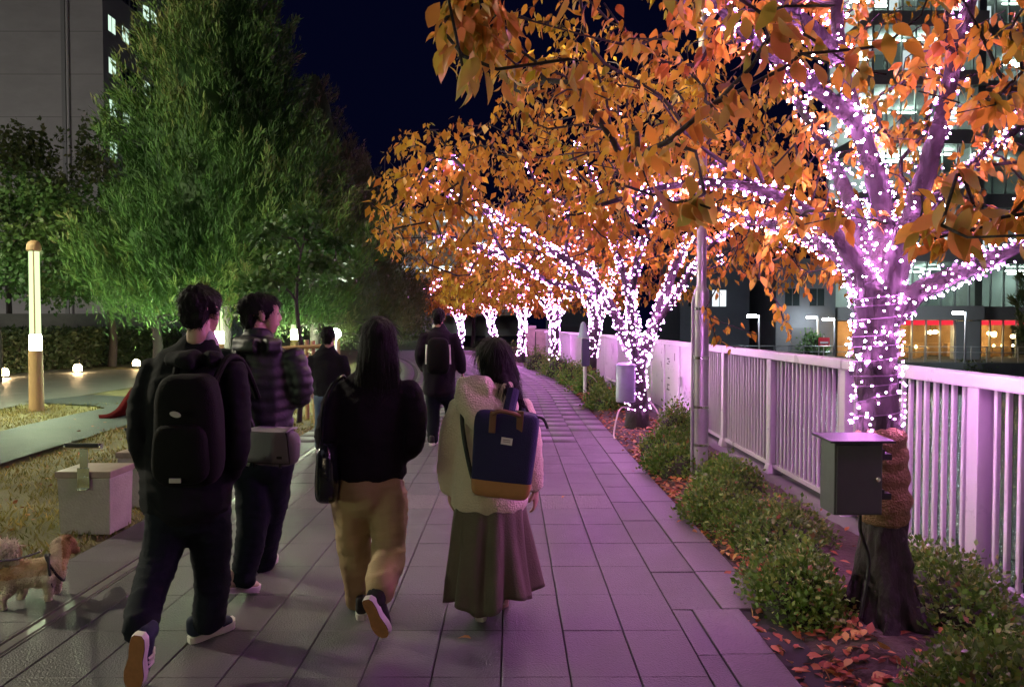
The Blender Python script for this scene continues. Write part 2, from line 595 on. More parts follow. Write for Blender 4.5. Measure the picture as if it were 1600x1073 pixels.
# ------------------------------------------------------------------ smooth bodies from lofted chains
def loft_chain(mb, chain, n=14, right=(1, 0, 0)):
    """chain: list of (point, half width along 'right', half depth)"""
    pts = [Vector(c[0]) for c in chain]
    A = [c[1] for c in chain]; B = [c[2] for c in chain]
    # densify
    P = []; AA = []; BB = []
    for i in range(len(pts) - 1):
        p0 = pts[max(i - 1, 0)]; p1 = pts[i]; p2 = pts[i + 1]; p3 = pts[min(i + 2, len(pts) - 1)]
        k = max(2, int((p2 - p1).length / .035))
        for j in range(k):
            t = j / k
            P.append(.5 * ((2 * p1) + (-p0 + p2) * t + (2 * p0 - 5 * p1 + 4 * p2 - p3) * t * t + (-p0 + 3 * p1 - 3 * p2 + p3) * t ** 3))
            e = t * t * (3 - 2 * t)
            AA.append(A[i] * (1 - e) + A[i + 1] * e); BB.append(B[i] * (1 - e) + B[i + 1] * e)
    P.append(pts[-1]); AA.append(A[-1]); BB.append(B[-1])
    rg = Vector(right)
    T = []
    for i in range(len(P)):
        t = P[min(i + 1, len(P) - 1)] - P[max(i - 1, 0)]
        T.append(t.normalized() if t.length > 1e-8 else Vector((0, 0, 1)))
    # rounded ends
    rows = []
    c0 = min(AA[0], BB[0]) * .6
    c1 = min(AA[-1], BB[-1]) * .6
    for s, h in ((.45, .9), (.8, .6)):
        rows.append((P[0] - T[0] * c0 * h, AA[0] * s, BB[0] * s, T[0]))
    for i in range(len(P)): rows.append((P[i], AA[i], BB[i], T[i]))
    for s, h in ((.8, .6), (.45, .9)):
        rows.append((P[-1] + T[-1] * c1 * h, AA[-1] * s, BB[-1] * s, T[-1]))
    V = []
    for c, a, b, t in rows:
        u = rg - t * rg.dot(t)
        if u.length < .15:
            u = Vector((0, 1, 0)) - t * t.y
        u.normalize(); w = t.cross(u)
        V += [c + u * a * math.cos(2 * math.pi * k / n) + w * b * math.sin(2 * math.pi * k / n) for k in range(n)]
    F = []
    for i in range(len(rows) - 1):
        for k in range(n):
            a, b = i * n + k, i * n + (k + 1) % n
            F.append((a, b, b + n, a + n))
    F.append(tuple(reversed(range(n)))); F.append(tuple(range((len(rows) - 1) * n, len(rows) * n)))
    mb.add(V, F)


def blob(name, chains, voxel, smooth_it=2, disp=None, m=None, n=14, right=(1, 0, 0), extra=None, cut=None):
    """union of lofted chains as one continuous smooth surface"""
    mb = MB()
    for ch in chains:
        rg = right
        if isinstance(ch, dict): rg = ch.get("right", right); ch = ch["c"]
        loft_chain(mb, ch, n, rg)
    me = bpy.data.meshes.new(name + "_tmp")
    me.from_pydata(mb.v, [], mb.f)
    o = bpy.data.objects.new(name + "_tmp", me)
    COL.objects.link(o)
    r = o.modifiers.new("r", 'REMESH'); r.mode = 'VOXEL'; r.voxel_size = voxel; r.use_smooth_shade = True
    if smooth_it:
        s = o.modifiers.new("s", 'SMOOTH'); s.iterations = smooth_it; s.factor = .5
    dg = bpy.context.evaluated_depsgraph_get()
    dg.update()
    out = bpy.data.meshes.new_from_object(o.evaluated_get(dg))
    out.name = name
    bpy.data.objects.remove(o)
    bpy.data.meshes.remove(me)
    if disp:
        nrm = np.zeros(len(out.vertices) * 3, np.float32); out.vertex_normals.foreach_get("vector", nrm); nrm = nrm.reshape(-1, 3)
        co = np.zeros(len(out.vertices) * 3, np.float32); out.vertices.foreach_get("co", co); co = co.reshape(-1, 3)
        d = np.array([disp(Vector(c)) for c in co.tolist()], np.float32)
        out.vertices.foreach_set("co", (co + nrm * d[:, None]).ravel())
    if cut:
        bm = bmesh.new(); bm.from_mesh(out)
        dele = [v for v in bm.verts if cut(v.co)]
        bmesh.ops.delete(bm, geom=dele, context='VERTS')
        bm.to_mesh(out); bm.free()
    out.polygons.foreach_set("use_smooth", [True] * len(out.polygons))
    out.update()
    if m is not None:
        out.materials.append(m)
    return out
# ------------------------------------------------------------------ leaves and trees
def frames(D, N):
    """rotation matrices whose y axis is D and whose z axis is near N"""
    D = D / np.maximum(np.linalg.norm(D, axis=1, keepdims=True), 1e-9)
    X = np.cross(D, N)
    X /= np.maximum(np.linalg.norm(X, axis=1, keepdims=True), 1e-9)
    Z = np.cross(X, D)
    return np.stack([X, D, Z], 1)


LEAF8_V = np.array([[0, 0, 0], [-.20, .28, .05], [0, .30, 0], [.20, .28, .05], [-.215, .58, .02], [0, .62, -.03], [.215, .58, .02], [0, 1.0, -.14]])
LEAF8_F = np.array([[0, 2, 1], [0, 3, 2], [1, 2, 5], [1, 5, 4], [2, 3, 6], [2, 6, 5], [4, 5, 7], [5, 6, 7]])
_st = [(0., 0., 0.), (.14, .115, .02), (.32, .205, .03), (.52, .215, .012), (.72, .15, -.035), (.88, .06, -.09), (1., 0., -.15)]
LEAFN_V = np.array([[0, 0, 0]] + [q for t, w, z in _st[1:-1] for q in ([-w, t, z + .16 * w], [0, t, z], [w, t, z + .16 * w])] + [[0, 1., -.15]])
_f = [[0, 2, 1], [0, 3, 2]]
for _k in range(4):
    _a = 1 + 3 * _k
    _f += [[_a, _a + 1, _a + 4], [_a, _a + 4, _a + 3], [_a + 1, _a + 2, _a + 5], [_a + 1, _a + 5, _a + 4]]
_f += [[13, 14, 16], [14, 15, 16]]
LEAFN_F = np.array(_f)
LEAF2_V = np.array([[0, 0, 0], [-.24, .45, .05], [0, 1.0, -.08], [.24, .45, .05]])
LEAF2_F = np.array([[0, 3, 1], [1, 3, 2]])
BLADE_V = np.array([[0, 0, 0], [-.13, .4, .0], [0, 1.0, .0], [.13, .4, .0]])
BLADE_F = LEAF2_F


def leaves_mesh(name, C, D, N, S, rn, m, TV=LEAF2_V, TF=LEAF2_F, wid=1.0):
    n = len(C)
    R = frames(D, N)
    T = TV * np.array([wid, 1, 1])
    V = np.einsum('vj,njk->nvk', T, R) * S[:, None, None] + C[:, None, :]
    F = TF[None] + (np.arange(n) * len(TV))[:, None, None]
    return np_mesh(name, V.reshape(-1, 3), F.reshape(-1, 3), m, rnd=np.repeat(rn, len(TV)))


def unit(n, rng=RNG):
    v = rng.normal(size=(n, 3))
    return v / np.linalg.norm(v, axis=1, keepdims=True)


class Skeleton:
    def __init__(s):
        s.P = []; s.par = []; s.r = []; s.lit = []

    def limb(s, pts, radii, parent=-1, lit=1.0, step=.12):
        pts = [np.array(p, float) for p in pts]
        last = parent
        first = True
        for i in range(len(pts) - 1):
            p0 = pts[max(i - 1, 0)]; p1 = pts[i]; p2 = pts[i + 1]; p3 = pts[min(i + 2, len(pts) - 1)]
            n = max(1, int(np.linalg.norm(p2 - p1) / step))
            for k in range(n + (1 if i == len(pts) - 2 else 0)):
                t = k / n
                q = .5 * ((2 * p1) + (-p0 + p2) * t + (2 * p0 - 5 * p1 + 4 * p2 - p3) * t * t + (-p0 + 3 * p1 - 3 * p2 + p3) * t ** 3)
                s.P.append(q); s.par.append(last); s.lit.append(lit)
                s.r.append(radii[i] * (1 - t) + radii[i + 1] * t)
                last = len(s.P) - 1
        return last

    def nearest(s, p):
        P = np.array(s.P)
        return int(np.argmin(np.linalg.norm(P - np.array(p), axis=1)))

    def grow(s, A, alpha=.3, step=.16, rng=RNG, tip=.004, droop=.06):
        nb = len(s.P)
        pl = np.zeros(nb)
        for i in range(nb):
            if s.par[i] >= 0: pl[i] = pl[s.par[i]] + np.linalg.norm(s.P[i] - s.P[s.par[i]])
        pl = list(pl)
        P0 = np.array(s.P)
        dist = np.array([np.min(np.linalg.norm(P0[nb // 6:] - a, axis=1)) for a in A])
        tips = []
        for ai in np.argsort(dist):
            a = A[ai]
            P = np.array(s.P); L = np.array(pl)
            d = np.linalg.norm(P - a, axis=1)
            cost = d + alpha * L
            cost[:max(2, nb // 8)] += 2
            i = int(np.argmin(cost))
            n = max(2, int(d[i] / step))
            p0 = P[i]
            dirn = (P[i] - P[s.par[i]]) if s.par[i] >= 0 else np.array([0, 0, 1.])
            dirn = dirn / max(1e-6, np.linalg.norm(dirn))
            c = p0 + dirn * d[i] * .3 + np.array([0, 0, droop * d[i]])
            last = i
            for k in range(1, n + 1):
                t = k / n
                q = (1 - t) ** 2 * p0 + 2 * t * (1 - t) * c + t * t * a + rng.normal(0, .012, 3)
                s.P.append(q); s.par.append(last); s.r.append(None); s.lit.append(0.)
                pl.append(pl[last] + np.linalg.norm(q - s.P[last]))
                last = len(s.P) - 1
            tips.append(last)
        cnt = np.zeros(len(s.P))
        for t in tips: cnt[t] += 1
        for i in range(len(s.P) - 1, -1, -1):
            if s.par[i] >= 0: cnt[s.par[i]] += cnt[i]
        for i in range(len(s.P)):
            if s.r[i] is None: s.r[i] = tip * max(1, cnt[i]) ** .42
        s.nb = nb
        return tips

    def tubes(s, name, m, sides=6, start=0, rmin=0):
        V = []; F = []
        P = [Vector(p) for p in s.P]
        main = {}
        for i in range(len(P)):
            p = s.par[i]
            if p >= 0 and (p not in main or s.r[i] > s.r[main[p]]): main[p] = i
        ring = {}

        def mk(c, t, r):
            t = t.normalized() if t.length > 1e-7 else Vector((0, 0, 1))
            u = Vector((1, 0, 0)) if abs(t.x) < .8 else Vector((0, 1, 0))
            u = (u - t * u.dot(t)).normalized(); w = t.cross(u)
            b = len(V)
            for k in range(sides):
                a = 2 * math.pi * k / sides
                V.append(c + (u * math.cos(a) + w * math.sin(a)) * r)
            return b
        for i in range(start, len(P)):
            p = s.par[i]
            if p < 0: continue
            if main.get(p) == i and p in ring: a = ring[p]
            else: a = mk(P[p], P[i] - P[p], min(s.r[p], s.r[i] * 1.15))
            nx = P[main[i]] - P[i] if i in main else P[i] - P[p]
            b = mk(P[i], (P[i] - P[p]).normalized() + nx.normalized(), s.r[i])
            ring[i] = b
            for k in range(sides):
                F.append((a + k, a + (k + 1) % sides, b + (k + 1) % sides, b + k))
        return np_mesh(name, np.array(V), np.array(F), m, smooth=True)


def catmull(pts, n=6):
    P = [np.array(p, float) for p in pts]
    out = []
    for i in range(len(P) - 1):
        p0 = P[max(i - 1, 0)]; p1 = P[i]; p2 = P[i + 1]; p3 = P[min(i + 2, len(P) - 1)]
        for k in range(n):
            t = k / n
            out.append(.5 * ((2 * p1) + (-p0 + p2) * t + (2 * p0 - 5 * p1 + 4 * p2 - p3) * t * t + (-p0 + 3 * p1 - 3 * p2 + p3) * t ** 3))
    out.append(P[-1])
    return out


def twig_leaves(sk, tips, per, size, rng, spread=.5, back=3):
    """leaves hanging alternately along the last lengths of every twig"""
    C = []; D = []
    for t in tips:
        chain = [t]
        while len(chain) < back + 1 and sk.par[chain[-1]] >= sk.nb: chain.append(sk.par[chain[-1]])
        pts = [np.array(sk.P[i]) for i in chain]
        for k in range(per):
            u = rng.random() * (len(pts) - 1) if len(pts) > 1 else 0
            i = min(int(u), max(0, len(pts) - 2))
            p = pts[i] * (1 - (u - i)) + pts[min(i + 1, len(pts) - 1)] * (u - i)
            dv = pts[0] - pts[-1]
            dv = dv / max(1e-6, np.linalg.norm(dv))
            side = np.cross(dv, [0, 0, 1]) * (1 if k % 2 else -1)
            d = .35 * dv + spread * side + np.array([0, 0, -.95]) + rng.normal(0, .38, 3)
            C.append(p + rng.normal(0, .022, 3)); D.append(d)
    C = np.array(C); D = np.array(D)
    N = unit(len(C), rng) + np.array([0, -.25, .5])
    S = size * rng.uniform(.5, 1.25, len(C))
    return C, D, N, S


OCT_V = np.array([[1, 0, 0], [-1, 0, 0], [0, 0, 1], [0, 0, -1], [0, 1.35, 0], [0, -.8, 0]], float)
OCT_F = np.array([[0, 2, 4], [2, 1, 4], [1, 3, 4], [3, 0, 4], [2, 0, 5], [1, 2, 5], [3, 1, 5], [0, 3, 5]])
HALO_V = np.array([[1.45, -.3, 0], [0, -.3, 1.45], [-1.45, -.3, 0], [0, -.3, -1.45], [0, -2.8, 0]], float)
HALO_F = np.array([[1, 0, 4], [2, 1, 4], [3, 2, 4], [0, 3, 4]])


def light_string(label, sk, parent_thing_loc, dens, br, m_tip, m_halo, rng, zmin=.2, rmin=.012, zmax=99, lit_dens=1.0, cable=None, off=.012):
    """bulbs wound round the trunk and limbs of one tree"""
    C = []; D = []
    for i in range(len(sk.P)):
        p = sk.par[i]
        if p < 0 or sk.r[i] < rmin or sk.P[i][2] < zmin or sk.P[i][2] > zmax: continue
        a = np.array(sk.P[p]); b = np.array(sk.P[i])
        L = np.linalg.norm(b - a)
        r = sk.r[i]
        k = dens * L * (.35 + r * 9) * (1.0 if sk.lit[i] > 0 else .45) * (sk.lit[i] if sk.lit[i] > 0 else lit_dens)
        k *= max(.15, 1 + 1.3 * noise.noise((b[0] * 9, b[1] * 9, b[2] * 9)))
        n = int(k) + (1 if rng.random() < k - int(k) else 0)
        if n == 0: continue
        t = (b - a) / max(L, 1e-6)
        u = np.cross(t, rng.normal(size=(n, 3)))
        u /= np.linalg.norm(u, axis=1, keepdims=True)
        C.append(a + t * (rng.random((n, 1)) * L) + u * (r * 1.04 + off + rng.random((n, 1)) * .02))
        D.append(u + rng.normal(0, .55, (n, 3)))
    C = np.concatenate(C); D = np.concatenate(D)
    n = len(C)
    R = frames(D, unit(n, rng))
    S = br * np.where(rng.random(n) < .12, rng.uniform(1.2, 1.7, n), rng.uniform(.55, 1.1, n))
    root = thing("light_string", label, "string lights", parent_thing_loc, "light strings wound round the trees")
    V = np.einsum('vj,njk->nvk', OCT_V, R) * S[:, None, None] + C[:, None, :]
    F = OCT_F[None] + (np.arange(n) * 6)[:, None, None]
    obj("bulbs", np_mesh("bulbs", V.reshape(-1, 3), F.reshape(-1, 3), m_tip), root, kind="stuff")
    V = np.einsum('vj,njk->nvk', HALO_V, R) * S[:, None, None] + C[:, None, :]
    F = HALO_F[None] + (np.arange(n) * 5)[:, None, None]
    obj("halo_sockets", np_mesh("halo_sockets", V.reshape(-1, 3), F.reshape(-1, 3), m_halo), root, kind="stuff")  # sockets glow to put a lavender halo round each bulb
    if cable:
        obj("cable", cable.mesh("cable", mat("string_cable", (.10, .07, .10), .5)), root)
    return root, n


PINK = (.93, .31, 1.0)
bulb_near = emat("bulb_near", PINK, 128.0)
halo_near = emat("halo_socket_near", (.72, .24, .90), .8)  # glow given to the sockets as a halo; the bulbs are the lamps
bulb_far = emat("bulb_far", PINK, 46.0)
halo_far = emat("halo_socket_far", (.72, .24, .90), .7)


# ---- the near cherry tree, its limbs measured in the photograph
def near_tree():
    rng = np.random.default_rng(21)
    base = Vector((1.92, 3.74, .02))
    root = thing("cherry_tree", "near cherry tree with big orange leaves, grey box strapped to its trunk", "tree", base, "cherry trees along the canal path")
    sk = Skeleton()
    trunk = [(base.x, base.y, -.05), (base.x + .0, base.y, .12), W(1384, 860, 3.74), W(1381, 780, 3.74), W(1375, 690, 3.74), W(1370, 600, 3.74), W(1368, 520, 3.74), W(1372, 455, 3.74)]
    tr = [.15, .122, .104, .098, .100, .100, .100, .105]
    e0 = sk.limb(trunk, tr, lit=1.0, step=.06)
    limbs = [
        ([W(1372, 455, 3.74), W(1385, 380, 3.78), W(1372, 290, 3.82), W(1340, 190, 3.86), W(1312, 80, 3.9), W(1305, -60, 3.95), W(1285, -220, 4.0)], [.085, .062, .05, .042, .036, .03, .02], .8),
        ([W(1385, 455, 3.72), W(1415, 370, 3.68), W(1440, 290, 3.62), W(1468, 200, 3.55), W(1490, 100, 3.45), W(1525, -30, 3.35), W(1570, -170, 3.2)], [.08, .058, .048, .042, .037, .03, .02], .45),
        ([W(1395, 490, 3.7), W(1440, 452, 3.6), W(1500, 425, 3.45), W(1560, 400, 3.25), W(1640, 360, 3.0), W(1760, 300, 2.6)], [.068, .048, .038, .031, .025, .017], .9),
        ([W(1355, 450, 3.74), W(1325, 390, 3.72), W(1275, 340, 3.66), W(1210, 305, 3.6), W(1130, 285, 3.5), W(1040, 292, 3.4), W(940, 320, 3.35)], [.062, .042, .034, .028, .022, .016, .01], .75),
        ([W(1352, 460, 3.76), W(1310, 400, 3.9), W(1250, 365, 4.2), W(1180, 345, 4.6), W(1110, 330, 5.0), W(1030, 300, 5.3)], [.055, .038, .031, .025, .02, .012], 1.1),
        ([W(1345, 200, 3.86), W(1290, 150, 3.75), W(1225, 100, 3.55), W(1160, 50, 3.3), W(1090, -20, 3.0)], [.045, .035, .028, .022, .014], .6),
        ([W(1365, 430, 3.78), W(1330, 320, 4.2), W(1290, 230, 4.8), W(1240, 150, 5.4), W(1200, 60, 6.0)], [.055, .042, .033, .024, .015], .5),
        ([W(1390, 420, 3.75), W(1450, 330, 4.2), W(1540, 240, 4.8), W(1650, 160, 5.3)], [.048, .036, .026, .015], .35),
        ([W(1312, 90, 3.88), W(1200, -10, 3.2), W(1060, -60, 2.7), W(900, -90, 2.4), W(780, -60, 2.25)], [.045, .032, .024, .018, .01], .25),
    ]
    for pts, radii, lit in limbs:
        sk.limb(pts, radii, sk.nearest(pts[0]), lit * .75, .1)
    ntr = len(sk.P)
    # crown: leafy twig ends in a broad flat-bottomed volume over the path and the bed
    A = []
    lowx = [560, 685, 700, 760, 790, 850, 900, 1000, 1100, 1180, 1230, 1330, 1360, 1480, 1560, 1700, 2400]
    lowy = [-60, 60, 95, 130, 190, 290, 330, 335, 335, 395, 375, 345, 345, 375, 385, 420, 500]
    tries = 0
    while len(A) < 860 and tries < 60000:
        tries += 1
        ang = rng.uniform(0, 2 * math.pi); q = math.sqrt(rng.random())
        x = 1.35 + 2.75 * q * math.cos(ang); y = 3.75 + 2.55 * q * math.sin(ang)
        z = rng.uniform(1.75, 4.9 - 1.6 * q * q)
        p = np.array([x, y, z])
        if y < 1.55: continue
        px, py = project(p[None])
        px, py = px[0], py[0]
        if px < 680: continue
        lim = np.interp(px, lowx, lowy)
        if py > lim: continue
        if 1310 < px < 1440 and y < 3.9 and py > 60 + rng.random() * 120 and rng.random() < .45: continue
        if px > 1430 and py > 150 and y > 2.6 and rng.random() < .5: continue
        if px < 900 and py > 140 and rng.random() < .5: continue
        if py < -420 and rng.random() < .75: continue
        A.append(p)
    extra = [(1185, 430, 4.6), (1215, 470, 4.7), (1240, 520, 4.8), (1225, 500, 4.75), (1255, 420, 4.6), (1290, 430, 4.5), (1320, 410, 4.4), (1300, 455, 4.5), (1195, 400, 4.5), (1270, 465, 4.7),
             (1180, 520, 5.6), (1120, 520, 6.0), (1150, 545, 6.1), (1105, 480, 5.8),
             (700, 40, 2.25), (712, 20, 2.2), (735, 60, 2.3), (720, 85, 2.35), (750, 40, 2.3), (770, 30, 2.35), (765, 75, 2.5), (690, 10, 2.2), (790, 60, 2.6), (800, 100, 2.8),
             (890, 90, 2.0), (905, 160, 2.2), (1450, 300, 2.3), (1520, 340, 2.3), (1560, 350, 2.2), (1420, 350, 2.4), (1380, 360, 2.5), (1590, 330, 2.3), (1480, 365, 2.4), (1500, 190, 2.5), (1530, 150, 2.6), (1570, 60, 2.4), (1590, 40, 2.3)]
    A += [np.array(W(*e)) for e in extra]
    tips = sk.grow(np.array(A), alpha=.22, step=.14, rng=rng, tip=.0034)
    # trunk as one smooth gnarled mesh, thin wood as tubes
    obj("branches", sk.tubes("branches", M["twig"], 6, start=0), root)
    ch = [[(trunk[i], tr[i], tr[i]) for i in range(len(trunk))]]
    for pts, radii, lit in limbs:
        ch.append([(p, r, r) for p, r in zip(pts[:4], radii[:4])])
    for a in (0.2, 1.9, 2.7, 4.4, 5.4):
        ch.append([((base.x + .06 * math.cos(a), base.y + .06 * math.sin(a), .46 + .1 * math.sin(a * 3)), .05, .05), ((base.x + .115 * math.cos(a), base.y + .115 * math.sin(a), .16), .055, .05), ((base.x + .27 * math.cos(a), base.y + .27 * math.sin(a), -.04), .045, .03)])

    def bark_disp(v):
        g = max(0., 1 - v.z / .8)
        return (.014 + .02 * g) * noise.noise((v.x * 9, v.y * 9, v.z * 5)) + .012 * noise.noise((v.x * 28, v.y * 28, v.z * 9))
    ch.append([(W(1404, 905, 3.70), .05, .05), (W(1412, 880, 3.69), .062, .06), (W(1402, 850, 3.71), .045, .045)])
    me = blob("trunk", ch, .012, 2, bark_disp, M["bark"])
    obj("trunk", me, root)
    C, D, N, S = twig_leaves(sk, tips, 12, .080, rng)
    rn = rng.random(len(C)) * .8 + .1
    # leaf colour drifts from branch to branch
    drift = np.array([noise.noise((c[0] * 1.1, c[1] * 1.1, c[2] * 1.1)) for c in C])
    rn = np.clip(rn * .95 + .08 + drift * .5, 0, 1)
    px, py = project(C)
    inside = (px > -20) & (px < 1620) & (py > -20) & (py < 620)
    dist = np.linalg.norm(C - np.array([0, 0, CAM_H]), axis=1)
    order = np.argsort(np.where(inside, dist, 1e9))
    near = order[:300]; rest = order[300:]
    obj("leaves", leaves_mesh("leaves", C[rest], D[rest], N[rest], S[rest], rn[rest], M["leaf"], LEAFN_V, LEAFN_F), root, kind="stuff")
    lm = [np_mesh("leaf", LEAFN_V * np.array([w, 1, c]), LEAFN_F, M["leaf_obj"], smooth=True) for w, c in ((1, 1), (.85, 1.6), (1.15, .6), (1.0, -1.2))]
    Rm = frames(D, N)
    for j, i in enumerate(near):
        o = obj("leaf", lm[j % 4], root, loc=C[i])
        mt = Matrix(Rm[i].T.tolist())
        o.rotation_mode = 'QUATERNION'
        o.rotation_quaternion = mt.to_quaternion()
        o.scale = (S[i],) * 3
    cb = MB()
    pts = []
    for k in range(260):
        t = k / 259
        zz = 1.06 + t * .72
        i = sk.nearest((1.88, 3.74, zz))
        c = sk.P[i]; a = t * 2 * math.pi * 11 + 1.3 * math.sin(t * 23) + .5 * math.sin(t * 61)
        r = sk.r[i] + .010 + .006 * math.sin(t * 90)
        pts.append((c[0] + r * math.cos(a), c[1] + r * math.sin(a), zz))
    cb.tube(pts, .0028, 5)
    light_string("pink-white lights wound thickly round the near tree's trunk above the grey box", sk, base, 330, .0060, bulb_near, halo_near, rng, zmin=1.02, rmin=.014, lit_dens=.6, cable=cb)
    return sk


def cherry(base, seed, label, slabel, limbs=None, trunk_pts=None, R=3.3, H=4.4, ntips=520, per=9, lsize=.105, br=.022, dens=60, center=(-.7, -.4), zlow=1.9, mask=None, burlap=False):
    rng = np.random.default_rng(seed)
    base = Vector(base)
    root = thing("cherry_tree", label, "tree", base, "cherry trees along the canal path")
    sk = Skeleton()
    if trunk_pts is None:
        trunk_pts = [base + Vector((0, 0, -.05)), base + Vector((rng.normal(0, .03), rng.normal(0, .03), .45)), base + Vector((rng.normal(0, .06), rng.normal(0, .06), 1.0)), base + Vector((rng.normal(0, .09), rng.normal(0, .09), 1.55))]
    sk.limb(trunk_pts, [.2, .145, .13, .13], lit=1., step=.08)
    top = Vector(trunk_pts[-1])
    if limbs is None:
        limbs = []
        k = 5
        a0 = rng.uniform(0, 6.28)
        for j in range(k):
            a = a0 + j * 2 * math.pi / k + rng.normal(0, .2)
            rr_ = R * rng.uniform(.6, .85)
            d = Vector((math.cos(a), math.sin(a), 0))
            c = Vector((center[0], center[1], 0)) * .7
            limbs.append(([top - Vector((0, 0, .1)), top + d * rr_ * .12 + Vector((0, 0, .5)), top + d * rr_ * .36 + c * .3 + Vector((0, 0, 1.15)), top + d * rr_ * .68 + c * .7 + Vector((0, 0, 1.6)), top + d * rr_ + c + Vector((0, 0, 1.8 + rng.normal(0, .2)))], [.09, .075, .055, .038, .018], 1.))
    for pts, radii, lit in limbs:
        sk.limb(pts, radii, sk.nearest(pts[0]), lit, .14)
    A = []
    tries = 0
    while len(A) < ntips and tries < 30000:
        tries += 1
        ang = rng.uniform(0, 6.283); q = math.sqrt(rng.random())
        x = base.x + center[0] + R * q * math.cos(ang); y = base.y + center[1] + R * q * math.sin(ang)
        zt = H - (H - zlow - .5) * q ** 2.2 + .35 * noise.noise((x * .7, y * .7, seed))
        zb = zlow + .75 * (1 - q) ** 1.2 + .3 * noise.noise((x * .8, y * .8, seed + 9))
        p = np.array([x, y, zb + (zt - zb) * rng.random() ** .75])
        if mask is not None and not mask(p): continue
        A.append(p)
    tips = sk.grow(np.array(A), alpha=.2, step=.25, rng=rng, tip=.005)
    obj("trunk", sk.tubes("trunk", M["bark"], 9, 0), root)
    C, D, N, S = twig_leaves(sk, tips, per, lsize, rng, back=2)
    C += rng.normal(0, .06, C.shape)
    drift = np.array([noise.noise((c[0] * .8, c[1] * .8, c[2] * .8 + seed)) for c in C])
    rn = np.clip(rng.random(len(C)) * .5 + .12 + drift * .4, 0, 1)
    obj("leaves", leaves_mesh("leaves", C, D, N, S, rn, M["leaf"], LEAF2_V, LEAF2_F, 1.1), root, kind="stuff")
    light_string(slabel, sk, base, dens, br, bulb_far, halo_far, rng, zmin=base.z + .28 + (.45 if burlap else 0), rmin=.016, lit_dens=.8)
    if burlap:
        mb = MB()
        for i, z in enumerate((.62, .70, .78, .86, .94, 1.0)): pass
        mb.lathe((base.x, base.y, base.z), [(.15, .42), (.165, .46), (.155, .6), (.165, .75), (.15, .8)], 14)
        o = obj("burlap_wrap", mb.mesh("burlap_wrap", M["burlap"], smooth=True), None)
        tag(o, "brown burlap wrapped round the trunk of the " + burlap + " lit tree", "wrap")
    return sk
# ------------------------------------------------------------------ cherry trees on the canal side
near_tree()


def mask2(p):
    px, py = project(p[None]); px, py = px[0], py[0]
    top = np.interp(px, [560, 580, 600, 640, 700, 760, 820, 900], [300, 275, 225, 210, 195, 160, 120, -400])
    low = np.interp(px, [560, 600, 650, 700, 760, 850, 950, 1100, 1400], [300, 395, 415, 450, 500, 420, 400, 430, 480])
    return px > 580 and py > top and py < low


second_base = Vector((1.86, 10.75, .02))
t2 = [second_base + Vector((0, 0, -.05)), W(996, 620, 10.75), W(994, 580, 10.75), W(1000, 545, 10.75)]
l2 = [
    ([W(996, 565, 10.75), W(972, 515, 10.7), W(940, 455, 10.5), W(890, 410, 10.1), W(820, 365, 9.5), W(750, 325, 8.9), W(690, 295, 8.4)], [.085, .075, .065, .052, .042, .03, .016], 1.1),
    ([W(1004, 560, 10.75), W(1030, 485, 10.8), W(1058, 410, 10.9), W(1090, 345, 11.1), W(1130, 280, 11.4)], [.085, .075, .06, .042, .02], 1.25),
    ([W(1000, 560, 10.78), W(985, 470, 11.0), W(960, 380, 11.3), W(930, 290, 11.7), W(900, 220, 12.)], [.07, .06, .048, .034, .018], 1.),
    ([W(995, 570, 10.72), W(985, 490, 10.2), W(1000, 390, 9.5), W(1030, 310, 8.8), W(1020, 250, 8.)], [.06, .052, .042, .03, .016], .8),
    ([W(940, 460, 10.5), W(860, 440, 10.3), W(790, 400, 9.8), W(720, 380, 9.2), W(660, 360, 8.6)], [.04, .034, .028, .022, .013], .7),
    ([W(1004, 540, 10.75), W(1070, 440, 10.6), W(1110, 385, 10.4), W(1190, 330, 10.)], [.05, .042, .03, .016], 1.),
]
cherry(second_base, 31, "lit cherry tree beyond the lamp post, lights wrapped down to its roots", "dense pink lights covering forked trunk of the tree beyond the lamp post", l2, t2, R=3.7, H=5.2, ntips=1000, per=10, lsize=.115, br=.0122, dens=105, center=(-1.1, -1.1), zlow=2.0, mask=mask2)
far_trees = [(17.3, "third", "slim sign post"), (23.0, "fourth", "round shrubs"), (28.5, "fifth", "concrete pillars"), (33.5, "sixth", "bend of the path"), (39.0, "seventh", "far end of the path")]
for k, (s, nm, by) in enumerate(far_trees):
    x = 1.92 + float(bend(s))
    cherry((x, s, .02), 50 + k, f"{nm} lit cherry tree along the path, standing by the {by}", f"pink lights on the {nm} tree along the path, by the {by}", R=3.0, H=4.7, ntips=330, per=12, lsize=.15 + .012 * k, br=.0145 + .0018 * k, dens=80 - 5 * k, center=(-.6, -.3), zlow=1.9, burlap=nm if k == 0 else False)


